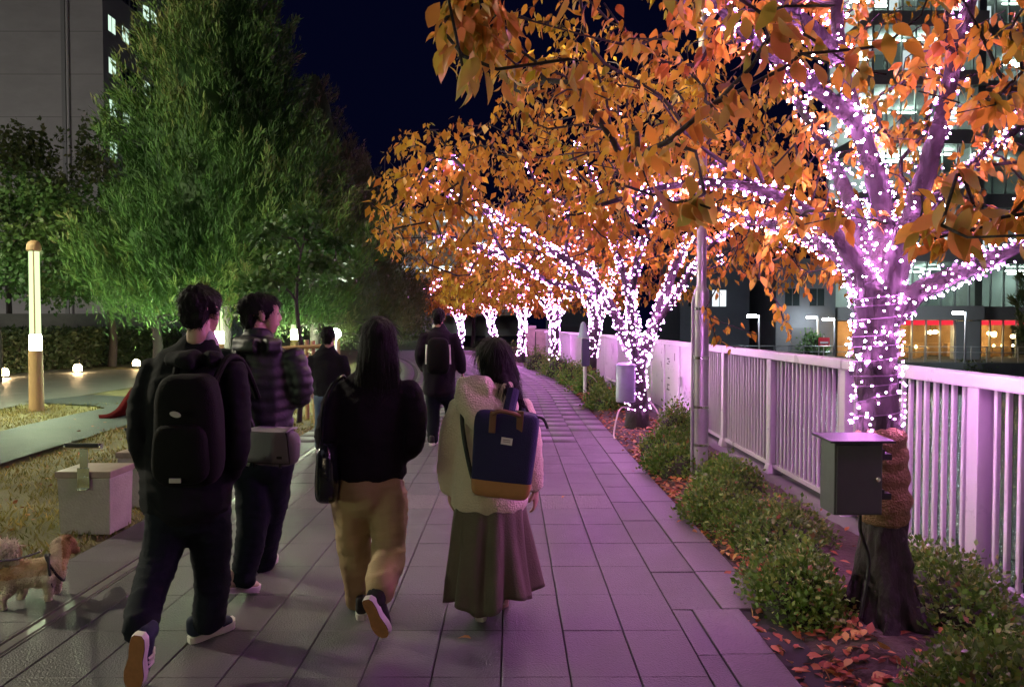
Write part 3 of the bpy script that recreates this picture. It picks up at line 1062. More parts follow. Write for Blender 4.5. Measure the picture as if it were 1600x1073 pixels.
# ------------------------------------------------------------------ evergreens and park trees
def conifer(name, label, base, H, R, n, m, zb, seed, lean=0.2, blade=.2, group="conifers beside the lawn", stop=.14):
    rng = np.random.default_rng(seed)
    base = Vector(base)
    root = thing(name, label, "tree", base, group)
    mb = MB(); mb.tube([base + Vector((0, 0, -.05)), base + Vector((.03, 0, zb)), base + Vector((0, 0, H * .8))], [.2, .17, .05], 10)
    for k in range(9):
        a = rng.uniform(0, 6.28); z = zb + rng.uniform(-.3, .9)
        mb.tube([base + Vector((0, 0, z)), base + Vector((math.cos(a) * R * .4, math.sin(a) * R * .4, z + .15)), base + Vector((math.cos(a) * R * .8, math.sin(a) * R * .8, z - .05))], [.045, .03, .012], 6)
    obj("trunk", mb.mesh("trunk", M["bark"], smooth=True), root)

    def prof(t):
        return R * np.where(t < stop, .80 + .20 * t / stop, np.maximum(0.03, (1 - (t - stop) / (1 - stop))) ** .72)
    # boughs: elongated tufts that point up and out
    nc = n // 70
    t = 1 - np.sqrt(rng.random(nc) * .985)
    a = rng.uniform(0, 2 * np.pi, nc)
    lump = np.array([noise.noise((math.cos(x) * 1.6, math.sin(x) * 1.6, y * 5 + seed)) for x, y in zip(a, t)])
    r = prof(t) * (1 + .48 * lump) * rng.uniform(.62, 1.04, nc)
    z = zb + (H - zb) * t
    c = np.stack([base.x + r * np.cos(a), base.y + r * np.sin(a), base.z + z], 1)
    out = np.stack([np.cos(a), np.sin(a), np.zeros(nc)], 1)
    up = np.array([0, 0, 1.])
    ax = out * .6 + up * rng.uniform(.6, 1.4, (nc, 1)) + rng.normal(0, .25, (nc, 3))
    ax /= np.linalg.norm(ax, axis=1, keepdims=True)
    ln = rng.uniform(.5, 1.15, nc) * (R / 3) ** .5
    per = n // nc
    u = rng.random((nc, per, 1))
    C = c[:, None] + ax[:, None] * ((u - .5) * ln[:, None, None]) + rng.normal(0, 1, (nc, per, 3)) * (.16 * (1.1 - u)) * (R / 3) ** .5
    D = ax[:, None] + rng.normal(0, .36, (nc, per, 3)) + np.array([0, 0, .1])
    tone = np.clip(.42 + .75 * lump[:, None] + rng.normal(0, .12, (nc, 1)) + .12 * rng.normal(size=(nc, per)) + (u[..., 0] - .5) * .35, 0, 1)  # bulging clumps lighter, gaps darker: highlight and shade put into the colour
    C = C.reshape(-1, 3); D = D.reshape(-1, 3)
    S = blade * rng.uniform(.5, 1.25, len(C))
    me = leaves_mesh("foliage", C, D, unit(len(C), rng), S, tone.ravel(), m, BLADE_V, BLADE_F, .72)
    obj("crown", me, root, kind="stuff")
    # inner foliage mass
    V = []; F = []
    nz_, na = 26, 26
    for i in range(nz_):
        tt = i / (nz_ - 1)
        for k in range(na):
            aa = 2 * math.pi * k / na
            rr_ = float(prof(np.array(tt))) * .68 * (1 + .35 * noise.noise((math.cos(aa) * 1.6, math.sin(aa) * 1.6, tt * 5 + seed)))
            V.append((base.x + rr_ * math.cos(aa), base.y + rr_ * math.sin(aa), base.z + zb + .25 + (H - zb - .35) * tt + .2 * noise.noise((aa * 3, tt * 9, 1))))
            if i and True:
                p = (i - 1) * na
                F.append((p + k, p + (k + 1) % na, p + na + (k + 1) % na, p + na + k))
    obj("inner_foliage", np_mesh("inner_foliage", np.array(V), np.array(F), m, rnd=np.full(len(V), .1)), root)
    return root


conifer("conifer", "tall dense green conifer, largest tree, its top out of the picture", (-7.25, 18.6, 0), 12.0, 3.25, 110000, M["conifer"], 1.75, 3, blade=.19)
conifer("conifer", "dark conifer behind the tall green one, its tip against the navy sky", (-6.1, 23.0, 0), 9.3, 2.85, 60000, M["conifer_dark"], 1.3, 4, blade=.15)
conifer("conifer", "small dark conifer beside the orange leaves, lowest of the row", (-5.6, 28.5, 0), 8.0, 2.5, 40000, M["conifer_dark"], .9, 6, stop=.25, blade=.16)


def broad_tree(name, label, base, H, R, zb, n, m, seed, leaf=.13, trunk_r=.13, group="leafy park trees", nb=26):
    rng = np.random.default_rng(seed)
    base = Vector(base)
    root = thing(name, label, "tree", base, group)
    sk = Skeleton()
    e = sk.limb([base + Vector((0, 0, -.05)), base + Vector((.05, .02, zb * .5)), base + Vector((-.03, 0, zb)), base + Vector((.05, 0, zb + (H - zb) * .5))], [trunk_r * 1.25, trunk_r, trunk_r * .85, trunk_r * .4], step=.25)
    A = []
    for i in range(nb):
        a = rng.uniform(0, 6.283); q = rng.random() ** .5
        x, y = R * q * math.cos(a), R * q * math.sin(a)
        zz = zb + (H - zb) * (.12 + .88 * rng.random() * math.sqrt(max(.02, 1 - q * q * .85)))
        A.append(np.array([base.x + x, base.y + y, base.z + zz]))
    A = np.array(A)
    sk.grow(A, alpha=.3, step=.35, rng=rng, tip=.012)
    obj("trunk", sk.tubes("trunk", M["bark"], 7), root)
    per = n // nb
    sz = rng.uniform(.45, .95, nb) * R / 2.6
    v = unit(nb * per, rng).reshape(nb, per, 3) * (rng.random((nb, per, 1)) ** .4)
    v *= (1 + .35 * np.sin(v[..., :1] * 9 + v[..., 1:2] * 7))
    C = A[:, None] + v * sz[:, None, None] * np.array([1.15, 1.15, .72])
    D = v * .6 + rng.normal(0, .6, v.shape) + np.array([0, 0, -.25])
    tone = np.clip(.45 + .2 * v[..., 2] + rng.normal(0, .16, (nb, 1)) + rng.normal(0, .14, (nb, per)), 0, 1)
    C = C.reshape(-1, 3); D = D.reshape(-1, 3)
    S = leaf * rng.uniform(.6, 1.3, len(C))
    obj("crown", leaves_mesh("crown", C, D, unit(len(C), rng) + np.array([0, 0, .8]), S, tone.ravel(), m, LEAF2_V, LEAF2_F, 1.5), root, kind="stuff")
    return root


broad_tree("park_tree", "leafy tree behind the lit bollard at the picture's edge", (-13.3, 19.0, 0), 5.9, 2.5, 2.1, 9000, M["broad"], 12)
broad_tree("park_tree", "leafy tree with slim pale trunk between two ground lights", (-14.7, 27.2, 0), 6.6, 3.0, 2.2, 10000, M["broad"], 13, leaf=.16)
broad_tree("park_tree", "low leafy tree tucked under the tall conifer's outer boughs", (-9.9, 20.6, 0), 5.2, 2.1, 1.9, 8000, M["broad"], 14)
broad_tree("park_tree", "dark tree against the grey building's wall", (-24.5, 36, 0), 11.6, 4.2, 4.5, 9000, M["conifer_dark"], 15, leaf=.22)
broad_tree("park_tree", "dark tree beneath the grey building's lit windows, beside the conifer", (-18.5, 34, 0), 10.4, 3.4, 4, 7000, M["conifer_dark"], 16, leaf=.22)
broad_tree("park_tree", "far leafy tree lit from below near the white lamp", (-6.0, 33, 0), 4.6, 2.6, .9, 6000, M["broad"], 17, leaf=.18)


def bare_tree(label, base, H, R, seed, n=60, per=6, m=None):
    rng = np.random.default_rng(seed); base = Vector(base)
    root = thing("bare_tree", label, "tree", base)
    sk = Skeleton()
    sk.limb([base, base + Vector((.1, 0, H * .3)), base + Vector((-.05, 0, H * .6)), base + Vector((.1, 0, H * .85))], [.16, .13, .09, .04], step=.3)
    A = np.array([[base.x + R * q * math.cos(a), base.y + R * q * math.sin(a), base.z + H * (.25 + .75 * h * (1 - .4 * q))] for a, q, h in zip(rng.uniform(0, 6.28, n), rng.random(n) ** .5, rng.random(n) ** .6)])
    tips = sk.grow(A, alpha=.3, step=.3, rng=rng, tip=.011)
    obj("trunk", sk.tubes("trunk", M["twig"], 5), root)
    C, D, N, S = twig_leaves(sk, tips, per, .16, rng)
    obj("leaves", leaves_mesh("leaves", C, D, N, S, rng.random(len(C)) * .35, M["leaf"]), root, kind="stuff")


bare_tree("thin half-bare tree with brown leaves before the bright far building", (-4.1, 40, 0), 6.2, 2.7, 8, 150, 9)
bare_tree("bare dark tree nearest the bend of the path", (-2.4, 47, 0), 6.4, 2.9, 9, 150, 10)


# ------------------------------------------------------------------ shrubs in the bed
def shrub(label, c, rx, ry, h, n, seed, leaf=.03, m=None, group="low shrubs in the planting bed", rot=0., cat="shrub"):
    rng = np.random.default_rng(seed)
    c = Vector(c)
    root = thing("shrub", label, cat, c, group)
    m = m or M["shrub"]
    # uneven mound: several overlapping cushions
    k = 7
    cc = np.stack([rng.uniform(-.55, .55, k) * rx, rng.uniform(-.55, .55, k) * ry, np.zeros(k)], 1)
    cc[0] = 0
    rs = rng.uniform(.5, .72, k); hs = rng.uniform(.7, 1.05, k)
    which = rng.integers(0, k, n)
    v = unit(n, rng); v[:, 2] = np.abs(v[:, 2]) * rng.uniform(.1, 1.0, n) ** .5
    q = rng.random(n)[:, None] ** .22
    loc = cc[which] + v * q * np.stack([rx * rs[which], ry * rs[which], h * hs[which]], 1)
    loc += rng.normal(0, leaf * .55, loc.shape)
    ca, sa = math.cos(rot), math.sin(rot)
    Rz = np.array([[ca, sa, 0], [-sa, ca, 0], [0, 0, 1]])
    C = loc @ Rz + np.array(c)
    D = (v * .75 + rng.normal(0, .55, v.shape) + np.array([0, 0, .35])) @ Rz
    tone = np.clip(rng.random(n) * .75 + .12 * rng.normal(size=n) + .1 * (q[:, 0] - .8), 0, 1)
    tone = np.where(rng.random(n) < .05, rng.uniform(.85, 1, n), np.minimum(tone, .84))
    S = leaf * rng.uniform(.6, 1.35, n)
    obj("leaves", leaves_mesh("leaves", C, D, unit(n, rng) + v, S, tone, m, LEAF2_V, LEAF2_F, 1.25), root, kind="stuff")
    V = []; F = []
    na, nz_ = 20, 8
    for i in range(nz_):
        el = i / (nz_ - 1) * math.pi / 2
        for j in range(na):
            a = 2 * math.pi * j / na
            f = .66 * (1 + .18 * noise.noise((math.cos(a) * 1.5, math.sin(a) * 1.5, el + seed)))
            p = np.array([rx * f * math.cos(el) * math.cos(a), ry * f * math.cos(el) * math.sin(a), h * .66 * math.sin(el) - .05]) @ Rz
            V.append(tuple(Vector(p) + c))
            if i:
                b = (i - 1) * na
                F.append((b + j, b + (j + 1) % na, b + na + (j + 1) % na, b + na + j))
    obj("twigs", np_mesh("twigs", np.array(V), np.array(F), M["core"], smooth=True), root)


SH = [  # x, y, rx, ry, h, leaves, label
    (2.12, 2.95, .55, .42, .30, 7500, "shrub at the lower picture corner, nearest the camera"),
    (2.33, 3.85, .30, .55, .42, 6500, "shrub between the near trunk and the fence post"),
    (1.56, 3.95, .30, .42, .40, 7000, "bright green shrub left of the near trunk's foot"),
    (1.86, 5.05, .42, .50, .36, 6500, "shrub behind the grey box"),
    (1.72, 5.95, .36, .50, .34, 5500, "shrub before the lamp post, on the path side"),
    (2.05, 6.65, .34, .40, .34, 4500, "shrub at the lamp post's foot, fence side"),
    (1.72, 7.45, .36, .45, .36, 4500, "shrub just behind the lamp post"),
    (1.85, 8.7, .48, .55, .32, 4500, "wide reddish shrub before the second lit tree"),
    (2.22, 9.9, .3, .45, .55, 3500, "leggy dark shrub by the white panel gate"),
    (1.78, 13.2, .42, .55, .50, 3200, "shrub past the second lit tree, below the blue box"),
    (1.80, 16.2, .46, .60, .55, 3000, "shrub beside the slim sign post"),
    (1.62, 18.9, .5, .7, .7, 2600, "round shrub before the fourth lit tree"),
    (1.42, 21.6, .55, .9, .8, 2600, "dark round shrub behind the sign post"),
    (.95, 25.0, .6, 1.0, .85, 2200, "shrub where the path starts to bend"),
    (.1, 29.8, .7, 1.1, .95, 2000, "shrub at the far bend near the pillars"),
]
for k, (x, y, rx, ry, h, n, lb) in enumerate(SH):
    shrub(lb, (x, y, .02), rx, ry, h, n, 200 + k, leaf=.034 if y < 6 else (.04 if y < 10 else .06))


# ------------------------------------------------------------------ leaf litter, grass
def litter(name, label, boxes, n, seed, size, m, zf, flat=.25):
    rng = np.random.default_rng(seed)
    C = []
    for (x0, x1, y0, y1, w) in boxes:
        k = int(n * w)
        x = rng.uniform(x0, x1, k); y = rng.uniform(y0, y1, k)
        C.append(np.stack([x, y, np.array([zf(a, b) for a, b in zip(x, y)])], 1))
    C = np.concatenate(C)
    k = len(C)
    C[:, 2] += rng.uniform(.004, .03, k)
    D = rng.normal(size=(k, 3)); D[:, 2] *= flat
    N = np.array([0, 0, 1.]) + rng.normal(0, .35, (k, 3))
    S = size * rng.uniform(.6, 1.25, k)
    o = obj(name, leaves_mesh(name, C, D, N, S, rng.random(k), m, LEAF8_V, LEAF8_F, 1.2))
    tag(o, label, "leaves", kind="stuff")


litter("fallen_leaves", "orange and brown fallen leaves along the bed's kerb", [(1.26, 1.75, 2.3, 3.95, .18), (1.44, 1.75, 3.95, 9, .45), (1.44, 2.3, 8.5, 13.5, .3), (1.3, 2.4, 2.3, 9, .2)], 2600, 5, .062, M["litter"], bed_z)
litter("far_fallen_leaves", "fallen leaves under the farther lit trees", [(1.46, 1.8, 13.5, 18, .6), (1.6, 2.3, 13.5, 18, .3)], 500, 6, .1, M["litter"], lambda x, y: bed_z(x, y))
litter("lawn_leaves", "small fallen leaves strewn over the lawn", [(-7, -2.95, 3.5, 13, 1.)], 420, 7, .06, M["litter"], lawn_z)
# single leaves on the paving
lm_ = np_mesh("fallen_leaf", LEAF8_V * np.array([1.2, 1, 1.4]) - np.array([0, .5, -.14]), LEAF8_F, M["leaf_obj"], smooth=True)
for (px, py, s, a, lb) in ((725, 1003, .075, 1.2, "single orange leaf lying on paving behind the backpack girl"), (970, 688, .1, .3, "pale leaf on paving by the kerb, beside the wide reddish shrub"), (1062, 817, .06, 2., "small pale leaf on the kerb before the lamp post"), (880, 778, .05, 2.6, "tiny leaf in the middle of the path, right of the backpack girl"), (840, 693, .08, .5, "pale leaf far along the path, beside the backpack girl's hood")):
    d = (CAM_H - .012) * FPX / (py - 505)
    p = W(px, py, d); p.z = .012
    o = obj("fallen_leaf", lm_, None, loc=p)
    o.scale = (s, s, s); o.rotation_euler = (.05, .1, a)
    tag(o, lb, "leaf", "single leaves on the paving")


def lawn_grass():
    rng = np.random.default_rng(77)
    n = 52000
    y = 3.0 + 11 * rng.random(n) ** 1.6
    x = -2.95 - 6.3 * rng.random(n) ** 1.1
    cxp = -6.35 + .25 * np.sin(y * .35)
    keep = (np.abs(x - cxp) > .72 + .1 * rng.random(n)) & (np.array([noise.noise((a * 1.3, b * 1.3, 4)) for a, b in zip(x, y)]) + rng.random(n) * .8 > .1)
    x, y = x[keep], y[keep]
    n = len(x)
    z = np.array([lawn_z(a, b) for a, b in zip(x, y)])
    C = np.stack([x, y, z - .005], 1)
    D = np.stack([rng.normal(0, .55, n), rng.normal(0, .55, n), np.ones(n)], 1)
    tone = np.clip(.45 + .5 * np.array([noise.noise((a * .9, b * .9, 8)) for a, b in zip(x, y)]) + rng.normal(0, .18, n), 0, 1)
    S = .055 * rng.uniform(.5, 1.5, n)
    o = obj("grass", leaves_mesh("grass", C, D, unit(n, rng), S, tone, M["grass"], BLADE_V, BLADE_F, .75))
    tag(o, "short yellowing autumn grass on the lawn", "grass", kind="stuff")


lawn_grass()
# ------------------------------------------------------------------ canal fence
def fence():
    X = 2.60
    root = thing("canal_fence", "white metal railing with upright bars along the canal", "fence", (X, 6.5, .07))
    post_me = MB().box(-.045, .045, -.05, .05, 0, 1.19).mesh("post", M["white"], bevel=.006)
    foot_me = MB().lathe((0, 0, 0), [(.10, 0), (.095, .05), (.075, .11), (.06, .12)], 4).mesh("post_foot", M["white"], bevel=.008)
    bar_me = MB().box(-.0135, .0135, -.0135, .0135, 0, 1.03).mesh("bar", M["white"], bevel=.004, seg=1)
    ys = [2.45 - 1.6 * 2, 2.45 - 1.6, 2.45, 4.05, 5.65, 7.25, 8.85, 10.4]
    for y in ys:
        obj("post", post_me, root, loc=(X, y, .05))
        f = obj("post_foot", foot_me, root, loc=(X, y, .05)); f.rotation_euler = (0, 0, math.pi / 4)
    for a, b in zip(ys[:-1], ys[1:]):
        box_obj("bottom_rail", root, M["white"], X - .022, X + .022, a + .05, b - .05, .135, .175, bevel=.004)
        n = 16
        for k in range(1, n):
            y = a + .05 + (b - a - .1) * k / n
            o = obj("bar", bar_me, root, loc=(X, y, .17)); o.rotation_euler = (random.gauss(0, .002), random.gauss(0, .002), random.gauss(0, .02))
    y = ys[0]
    while y < 10.4:
        y2 = min(y + 3.2, 10.46)
        box_obj("top_rail", root, M["white"], X - .055, X + .055, y + .002, y2 - .002, 1.195, 1.275, bevel=.012)
        y = y2


fence()


def panel_gate():
    X = 2.60
    root = thing("panel_gate", "solid white steel panel wall and gate beyond the railing", "gate", (X, 12, .07))
    ys = [10.5, 11.2, 12.3, 13.4, 14.5, 15.6]
    for i, (a, b) in enumerate(zip(ys[:-1], ys[1:])):
        box_obj("panel", root, M["white"], X - .012, X + .012, a + .04, b - .04, .12, 1.20, bevel=.003)
        box_obj("panel_rib", root, M["white"], X - .035, X + .02, a - .035, a + .035, .07, 1.24, bevel=.006)
    box_obj("top_rail", root, M["white"], X - .05, X + .05, 10.47, 15.6, 1.20, 1.27, bevel=.008)
    box_obj("handle", root, M["galv"], X - .07, X - .035, 10.98, 11.06, .60, .75, bevel=.008)
    ink = mat("dark_lettering", (.03, .025, .03), .6)
    # three small upright characters, one under another
    st = [(12.02, .97, .16, .02), (11.95, .93, .10, .02), (12.05, .89, .14, .018), (11.98, .66, .13, .022), (12.0, .55, .16, .018), (12.02, .47, .2, .02), (12.06, .5, .025, .09), (11.55, 1.02, .03, .12)]
    for y, z, w, h in st:
        box_obj("lettering", root, ink, X - .0145, X - .0115, y - w / 2, y + w / 2, z - h / 2, z + h / 2)


panel_gate()


def far_fence():
    mb = MB()
    root = thing("far_fence", "farther white canal fence curving away behind the lit trees", "fence", (2.4, 16, .07))
    s = 15.65
    while s < 27:
        b0, b1 = float(bend(s)), float(bend(s + .8))
        x0, x1 = 2.6 + b0, 2.6 + b1
        for z0, z1, w in ((1.19, 1.26, .045), (.13, .18, .025)):
            mb.add([(x0 - w, s, z0), (x0 + w, s, z0), (x1 + w, s + .8, z0), (x1 - w, s + .8, z0), (x0 - w, s, z1), (x0 + w, s, z1), (x1 + w, s + .8, z1), (x1 - w, s + .8, z1)], [(0, 3, 2, 1), (4, 5, 6, 7), (0, 1, 5, 4), (1, 2, 6, 5), (2, 3, 7, 6), (3, 0, 4, 7)])
        for k in range(8):
            y = s + k * .1
            x = 2.6 + float(bend(y))
            mb.box(x - .016, x + .016, y - .016, y + .016, .17, 1.2)
        s += .8
    obj("railing", mb.mesh("railing", M["white"]), root, kind="stuff")
    s = 15.65
    pm = MB().box(-.05, .05, -.05, .05, 0, 1.2).mesh("post", M["white"], bevel=.006)
    while s < 27:
        obj("post", pm, root, loc=(2.6 + float(bend(s)), s, .05))
        s += 1.6


far_fence()


# ------------------------------------------------------------------ lamp posts
def lamp_post(label, x, y, arm=-1.0, power=30., conduit=True, parent_group="steel lamp posts along the path"):
    root = thing("lamp_post", label, "lamp post", (x, y, 0), parent_group)
    mb = MB().lathe((x, y, 0), [(.074, 0), (.074, 1.84), (.068, 1.875), (.05, 1.9), (.046, 1.93), (.042, 5.3)], 24)
    obj("pole", mb.mesh("pole", M["galv"], smooth=True), root)
    obj("base_plate", MB().lathe((x, y, 0), [(.14, .0), (.14, .05), (.12, .06)], 24).mesh("base_plate", M["galv"], smooth=True), root)
    if conduit:
        obj("conduit", MB().tube([(x - .088, y - .01, 0), (x - .088, y - .01, 1.75), (x - .07, y - .01, 1.82)], .013, 10).mesh("conduit", M["galv"], smooth=True), root)
        for z in (.35, .72, 1.2, 1.68):
            obj("pipe_clamp", MB().lathe((x, y, z), [(.079, 0), (.079, .025)], 20).mesh("pipe_clamp", M["steel"]), root)
    ax = x + arm
    obj("arm", MB().tube([(x, y, 5.2), (x + arm * .3, y, 5.42), (ax, y, 5.48)], .03, 10).mesh("arm", M["galv"], smooth=True), root)
    h = obj("lamp_head", MB().lathe((ax, y, 5.36), [(.05, .16), (.16, .12), (.20, .04), (.205, .0), (.19, -.01)], 24).mesh("lamp_head", M["galv"], smooth=True), root)
    obj("lens", MB().lathe((ax, y, 5.335), [(.18, .0), (.17, .012)], 24).mesh("lens", emat("warm_lens", (1., .80, .50), power)), root)
    return root


lamp_post("grey steel lamp post standing in the bed beside the railing", 1.87, 7.2, -.9, 150.)
lamp_post("grey steel lamp post added unseen behind the viewer to light the near leaves", 1.75, -11.5, -1.2, 560.)  # added out of view, for the warm light on the near leaves

# ------------------------------------------------------------------ switch boxes, wraps and cables on the lit trees
root = thing("switch_box", "dark grey metal switch box strapped to the near tree", "switch box", (1.72, 3.5, .75))
a = W(1303, 690, 3.45); b = W(1370, 804, 3.45)
x0, x1, z1, z0 = a.x, b.x + .02, a.z, b.z
box_obj("cabinet", root, M["boxgrey"], x0, x1, 3.44, 3.60, z0, z1, bevel=.006)
box_obj("door", root, M["boxgrey"], x0 + .008, x1 - .008, 3.432, 3.4385, z0 + .008, z1 - .015, bevel=.002)
obj("lock", MB().lathe((0, 0, 0), [(.012, 0), (.012, .012), (.006, .014)], 12).mesh("lock", M["steel"]), root, loc=(x1 - .03, 3.431, (z0 + z1) / 2)).rotation_euler = (math.pi / 2, 0, 0)
obj("feed_cable", MB().tube(catmull([(x1 - .06, 3.53, z0), (x1 - .055, 3.54, z0 - .09), (x1 - .01, 3.6, z0 - .16), (x1 + .03, 3.62, z0 - .3), (x1 - .02, 3.6, .1)], 5), .009, 6).mesh("feed_cable", M["dark"], smooth=True), root)
lid = MB().add([(x0 - .045, 3.38, z1 + .004), (x1 + .03, 3.38, z1 + .004), (x1 + .03, 3.60, z1 + .012), (x0 - .045, 3.60, z1 + .012), (x0 - .045, 3.38, z1 + .014), (x1 + .03, 3.38, z1 + .014), (x1 + .03, 3.60, z1 + .022), (x0 - .045, 3.60, z1 + .022)], [(0, 3, 2, 1), (4, 5, 6, 7), (0, 1, 5, 4), (1, 2, 6, 5), (2, 3, 7, 6), (3, 0, 4, 7)])
obj("lid", lid.mesh("lid", mat("lid_steel", (.03, .03, .034), .6, spec=.25)), root)
for z in (z0 + .06, z0 + .25):
    obj("bracket", MB().box(x1 - .01, x1 + .075, 3.5, 3.56, z, z + .03).mesh("bracket", M["dark"], bevel=.003), root)
    obj("hinge", MB().box(x1, x1 + .012, 3.445, 3.47, z + .02, z + .06).mesh("hinge", M["dark"]), root)
# burlap jacket on the near trunk
def wrap_disp(v):
    return .008 * noise.noise((v.x * 20, v.y * 20, v.z * 30)) + .006 * math.sin(v.z * 60 + 4 * noise.noise((v.x * 8, v.y * 8, v.z * 6)))
ch = [[(W(1382, 803, 3.74), .122, .122), (W(1381, 790, 3.74), .126, .126), (W(1379, 740, 3.74), .122, .122), (W(1376, 700, 3.74), .124, .124), (W(1374, 676, 3.74), .122, .122)]]
o = obj("burlap_wrap", blob("burlap_wrap", ch, .012, 1, wrap_disp, M["burlap"], n=20))
tag(o, "brown burlap tied round the near trunk behind the grey box", "wrap")
for k, z in enumerate((.76, .97, 1.02)):
    pass
root = thing("switch_box", "blue-grey rounded switch box on the second lit tree", "switch box", (1.66, 10.5, .4))
obj("cabinet", MB().lathe((1.66, 10.55, 0), [(.125, .42), (.14, .43), (.14, .93), (.13, .945)], 20).mesh("cabinet", M["boxpurple"], smooth=True), root)
obj("lid", MB().lathe((1.66, 10.55, 0), [(.15, .945), (.15, .955), (.08, .985), (.02, .99)], 20).mesh("lid", M["boxpurple"], smooth=True), root)
obj("bracket", MB().box(1.74, 1.84, 10.53, 10.59, .6, .64).mesh("bracket", M["dark"]), root)
o = obj("power_cable", MB().tube(catmull([(1.28 + .1, 9.6, .03), (1.4, 9.9, .06), (1.5, 10.2, .30), (1.62, 10.45, .36), (1.78, 10.6, .3)], 6), .011, 6).mesh("power_cable", M["cable"], smooth=True))
tag(o, "pale cable looping from the blue-grey box to the ground", "cable")
o = obj("power_cable", MB().tube(catmull([(2.02, 10.6, .42), (2.1, 10.5, .3), (2.14, 10.45, .12), (2.08, 10.4, .02)], 6), .012, 6).mesh("power_cable", M["cable"], smooth=True))
tag(o, "pink-lit cable hanging at the foot of the second lit tree", "cable")
# slim sign post and its small box beside the third tree
root = thing("sign_post", "slim pale post with a dark box and cone lamp, by the third lit tree", "post", (1.62, 15.9, 0))
obj("pole", MB().tube([(1.62, 15.9, 0), (1.62, 15.9, .62)], .04, 12).mesh("pole", M["white"], smooth=True), root)
box_obj("box", root, mat("navy_enamel", (.03, .03, .08), .4), 1.55, 1.72, 15.85, 16.0, .62, 1.22, bevel=.02)
obj("cone", MB().lathe((1.58, 15.9, 1.24), [(.12, 0), (.05, .3), (.02, .34)], 16).mesh("cone", mat("blue_grey_cone", (.35, .42, .5), .4), smooth=True), root)
obj("pole_cable", MB().tube(catmull([(1.66, 15.9, .45), (1.8, 15.9, .38), (1.92, 15.95, .2), (1.98, 16, .02)], 5), .009, 6).mesh("pole_cable", M["cable"], smooth=True), root)


# ------------------------------------------------------------------ park lights
def bollard(label, x, y, power, zsc=1.0):
    root = thing("lit_bollard", label, "lamp", (x, y, 0), "wooden bollard lamps in the park")
    obj("post", MB().lathe((x, y, -.03), [(.125, 0), (.12, .05), (.112, 1.1)], 20).mesh("post", M["wood"], smooth=True), root)
    obj("lamp", MB().lathe((x, y, 1.07), [(.094, 0), (.092, .28)], 20).mesh("lamp", emat("bollard_lamp", (.80, 1., .58), power)), root)
    obj("tube", MB().lathe((x, y, 1.35), [(.09, 0), (.086, .7), (.084, 1.48)], 20).mesh("tube", emat("bollard_tube", (.78, 1., .52), 0.48), smooth=True), root)
    for a in (2.6, 5.2):
        obj("side_rib", MB().tube([(x + .098 * math.cos(a), y + .098 * math.sin(a), 1.06), (x + .094 * math.cos(a), y + .094 * math.sin(a), 2.84)], .012, 6).mesh("side_rib", M["wood"]), root)
    obj("cap", MB().lathe((x, y, 2.83), [(.095, 0), (.118, .02), (.118, .09), (.10, .15), (.06, .19), (.01, .2)], 20).mesh("cap", M["wood"], smooth=True), root)


bollard("tall wooden bollard lamp standing alone by the grey plaza", -8.5, 13.2, 300.)
bollard("wooden bollard lamp behind the men's heads under the conifer", -6.95, 17.6, 360.)
bollard("bollard lamp partly hidden behind the man's turned face", -6.45, 22.0, 260.)
bollard("small far bollard lamp glowing beside the long-haired woman's head", -6.35, 27.0, 400.)
bollard("bollard lamp added unseen on the lawn behind the viewer to light the left side", -5.4, 0.6, 80.)  # added out of view, to brighten the left side from behind


gl = W(525, 521, 13.4)
root = thing("globe_lamp", "bright white globe lamp on a thin post beside the long-haired woman's head", "lamp", (gl.x, gl.y, 0))
obj("post", MB().tube([(gl.x, gl.y, -.03), (gl.x, gl.y, gl.z - .07)], .022, 8).mesh("post", M["galv"]), root)
obj("globe", MB().lathe((gl.x, gl.y, gl.z - .085), [(.025, 0), (.065, .025), (.085, .07), (.08, .11), (.05, .15), (.01, .165)], 16).mesh("globe", emat("globe_glass", (.85, 1., .72), 260.), smooth=True), root)


def ground_light(label, x, y, s=1.0):
    root = thing("ground_light", label, "lamp", (x, y, 0), "low warm lights along the hedge")
    obj("housing", MB().lathe((x, y, 0), [(.14, 0), (.14, .05), (.12, .07)], 16).mesh("housing", M["dark"]), root)
    obj("lens", MB().lathe((x, y, .07), [(.11, 0), (.12, .09), (.10, .17), (.04, .21)], 16).mesh("lens", emat("warm_ground_lens", (1., .66, .33), 60. * s), smooth=True), root)


ground_light("warm ground light at the picture's edge", -14.3, 20.8)
ground_light("warm ground light right of the tall bollard", -13.45, 22.9)
ground_light("warm ground light beside the slim-trunked tree, farthest of three", -13.1, 25.8)
# hedge and wall behind the plaza
hm = leaf_mat("hedge_leaves", [(0., (.02, .035, .015)), (1., (.05, .07, .03))], .6, .15)
rng = np.random.default_rng(5)
n = 15000
y = rng.uniform(12, 34, n); side = rng.random(n)
C = np.stack([np.where(side < .6, -15.2 + rng.normal(0, .06, n), -15.2 - rng.random(n) * 1.2), y, np.where(side < .6, rng.random(n) * 1.25, 1.25 + rng.normal(0, .05, n))], 1)
root = thing("hedge", "dark clipped hedge behind the ground lights", "hedge", (-15.8, 23, 0))
obj("leaves", leaves_mesh("leaves", C, unit(n, rng) + np.array([.5, 0, .2]), unit(n, rng), .16 * rng.uniform(.6, 1.3, n), rng.random(n), hm, LEAF2_V, LEAF2_F, 1.3), root, kind="stuff")
box_obj("core", root, M["core"], -16.4, -15.26, 12, 34, 0, 1.2)
o = box_obj("retaining_wall", None, M["concrete_dark"], -40, -16.6, 34.5, 34.9, 0, 2.0)
tag(o, "low grey wall behind the park trees and ground lights", "wall")


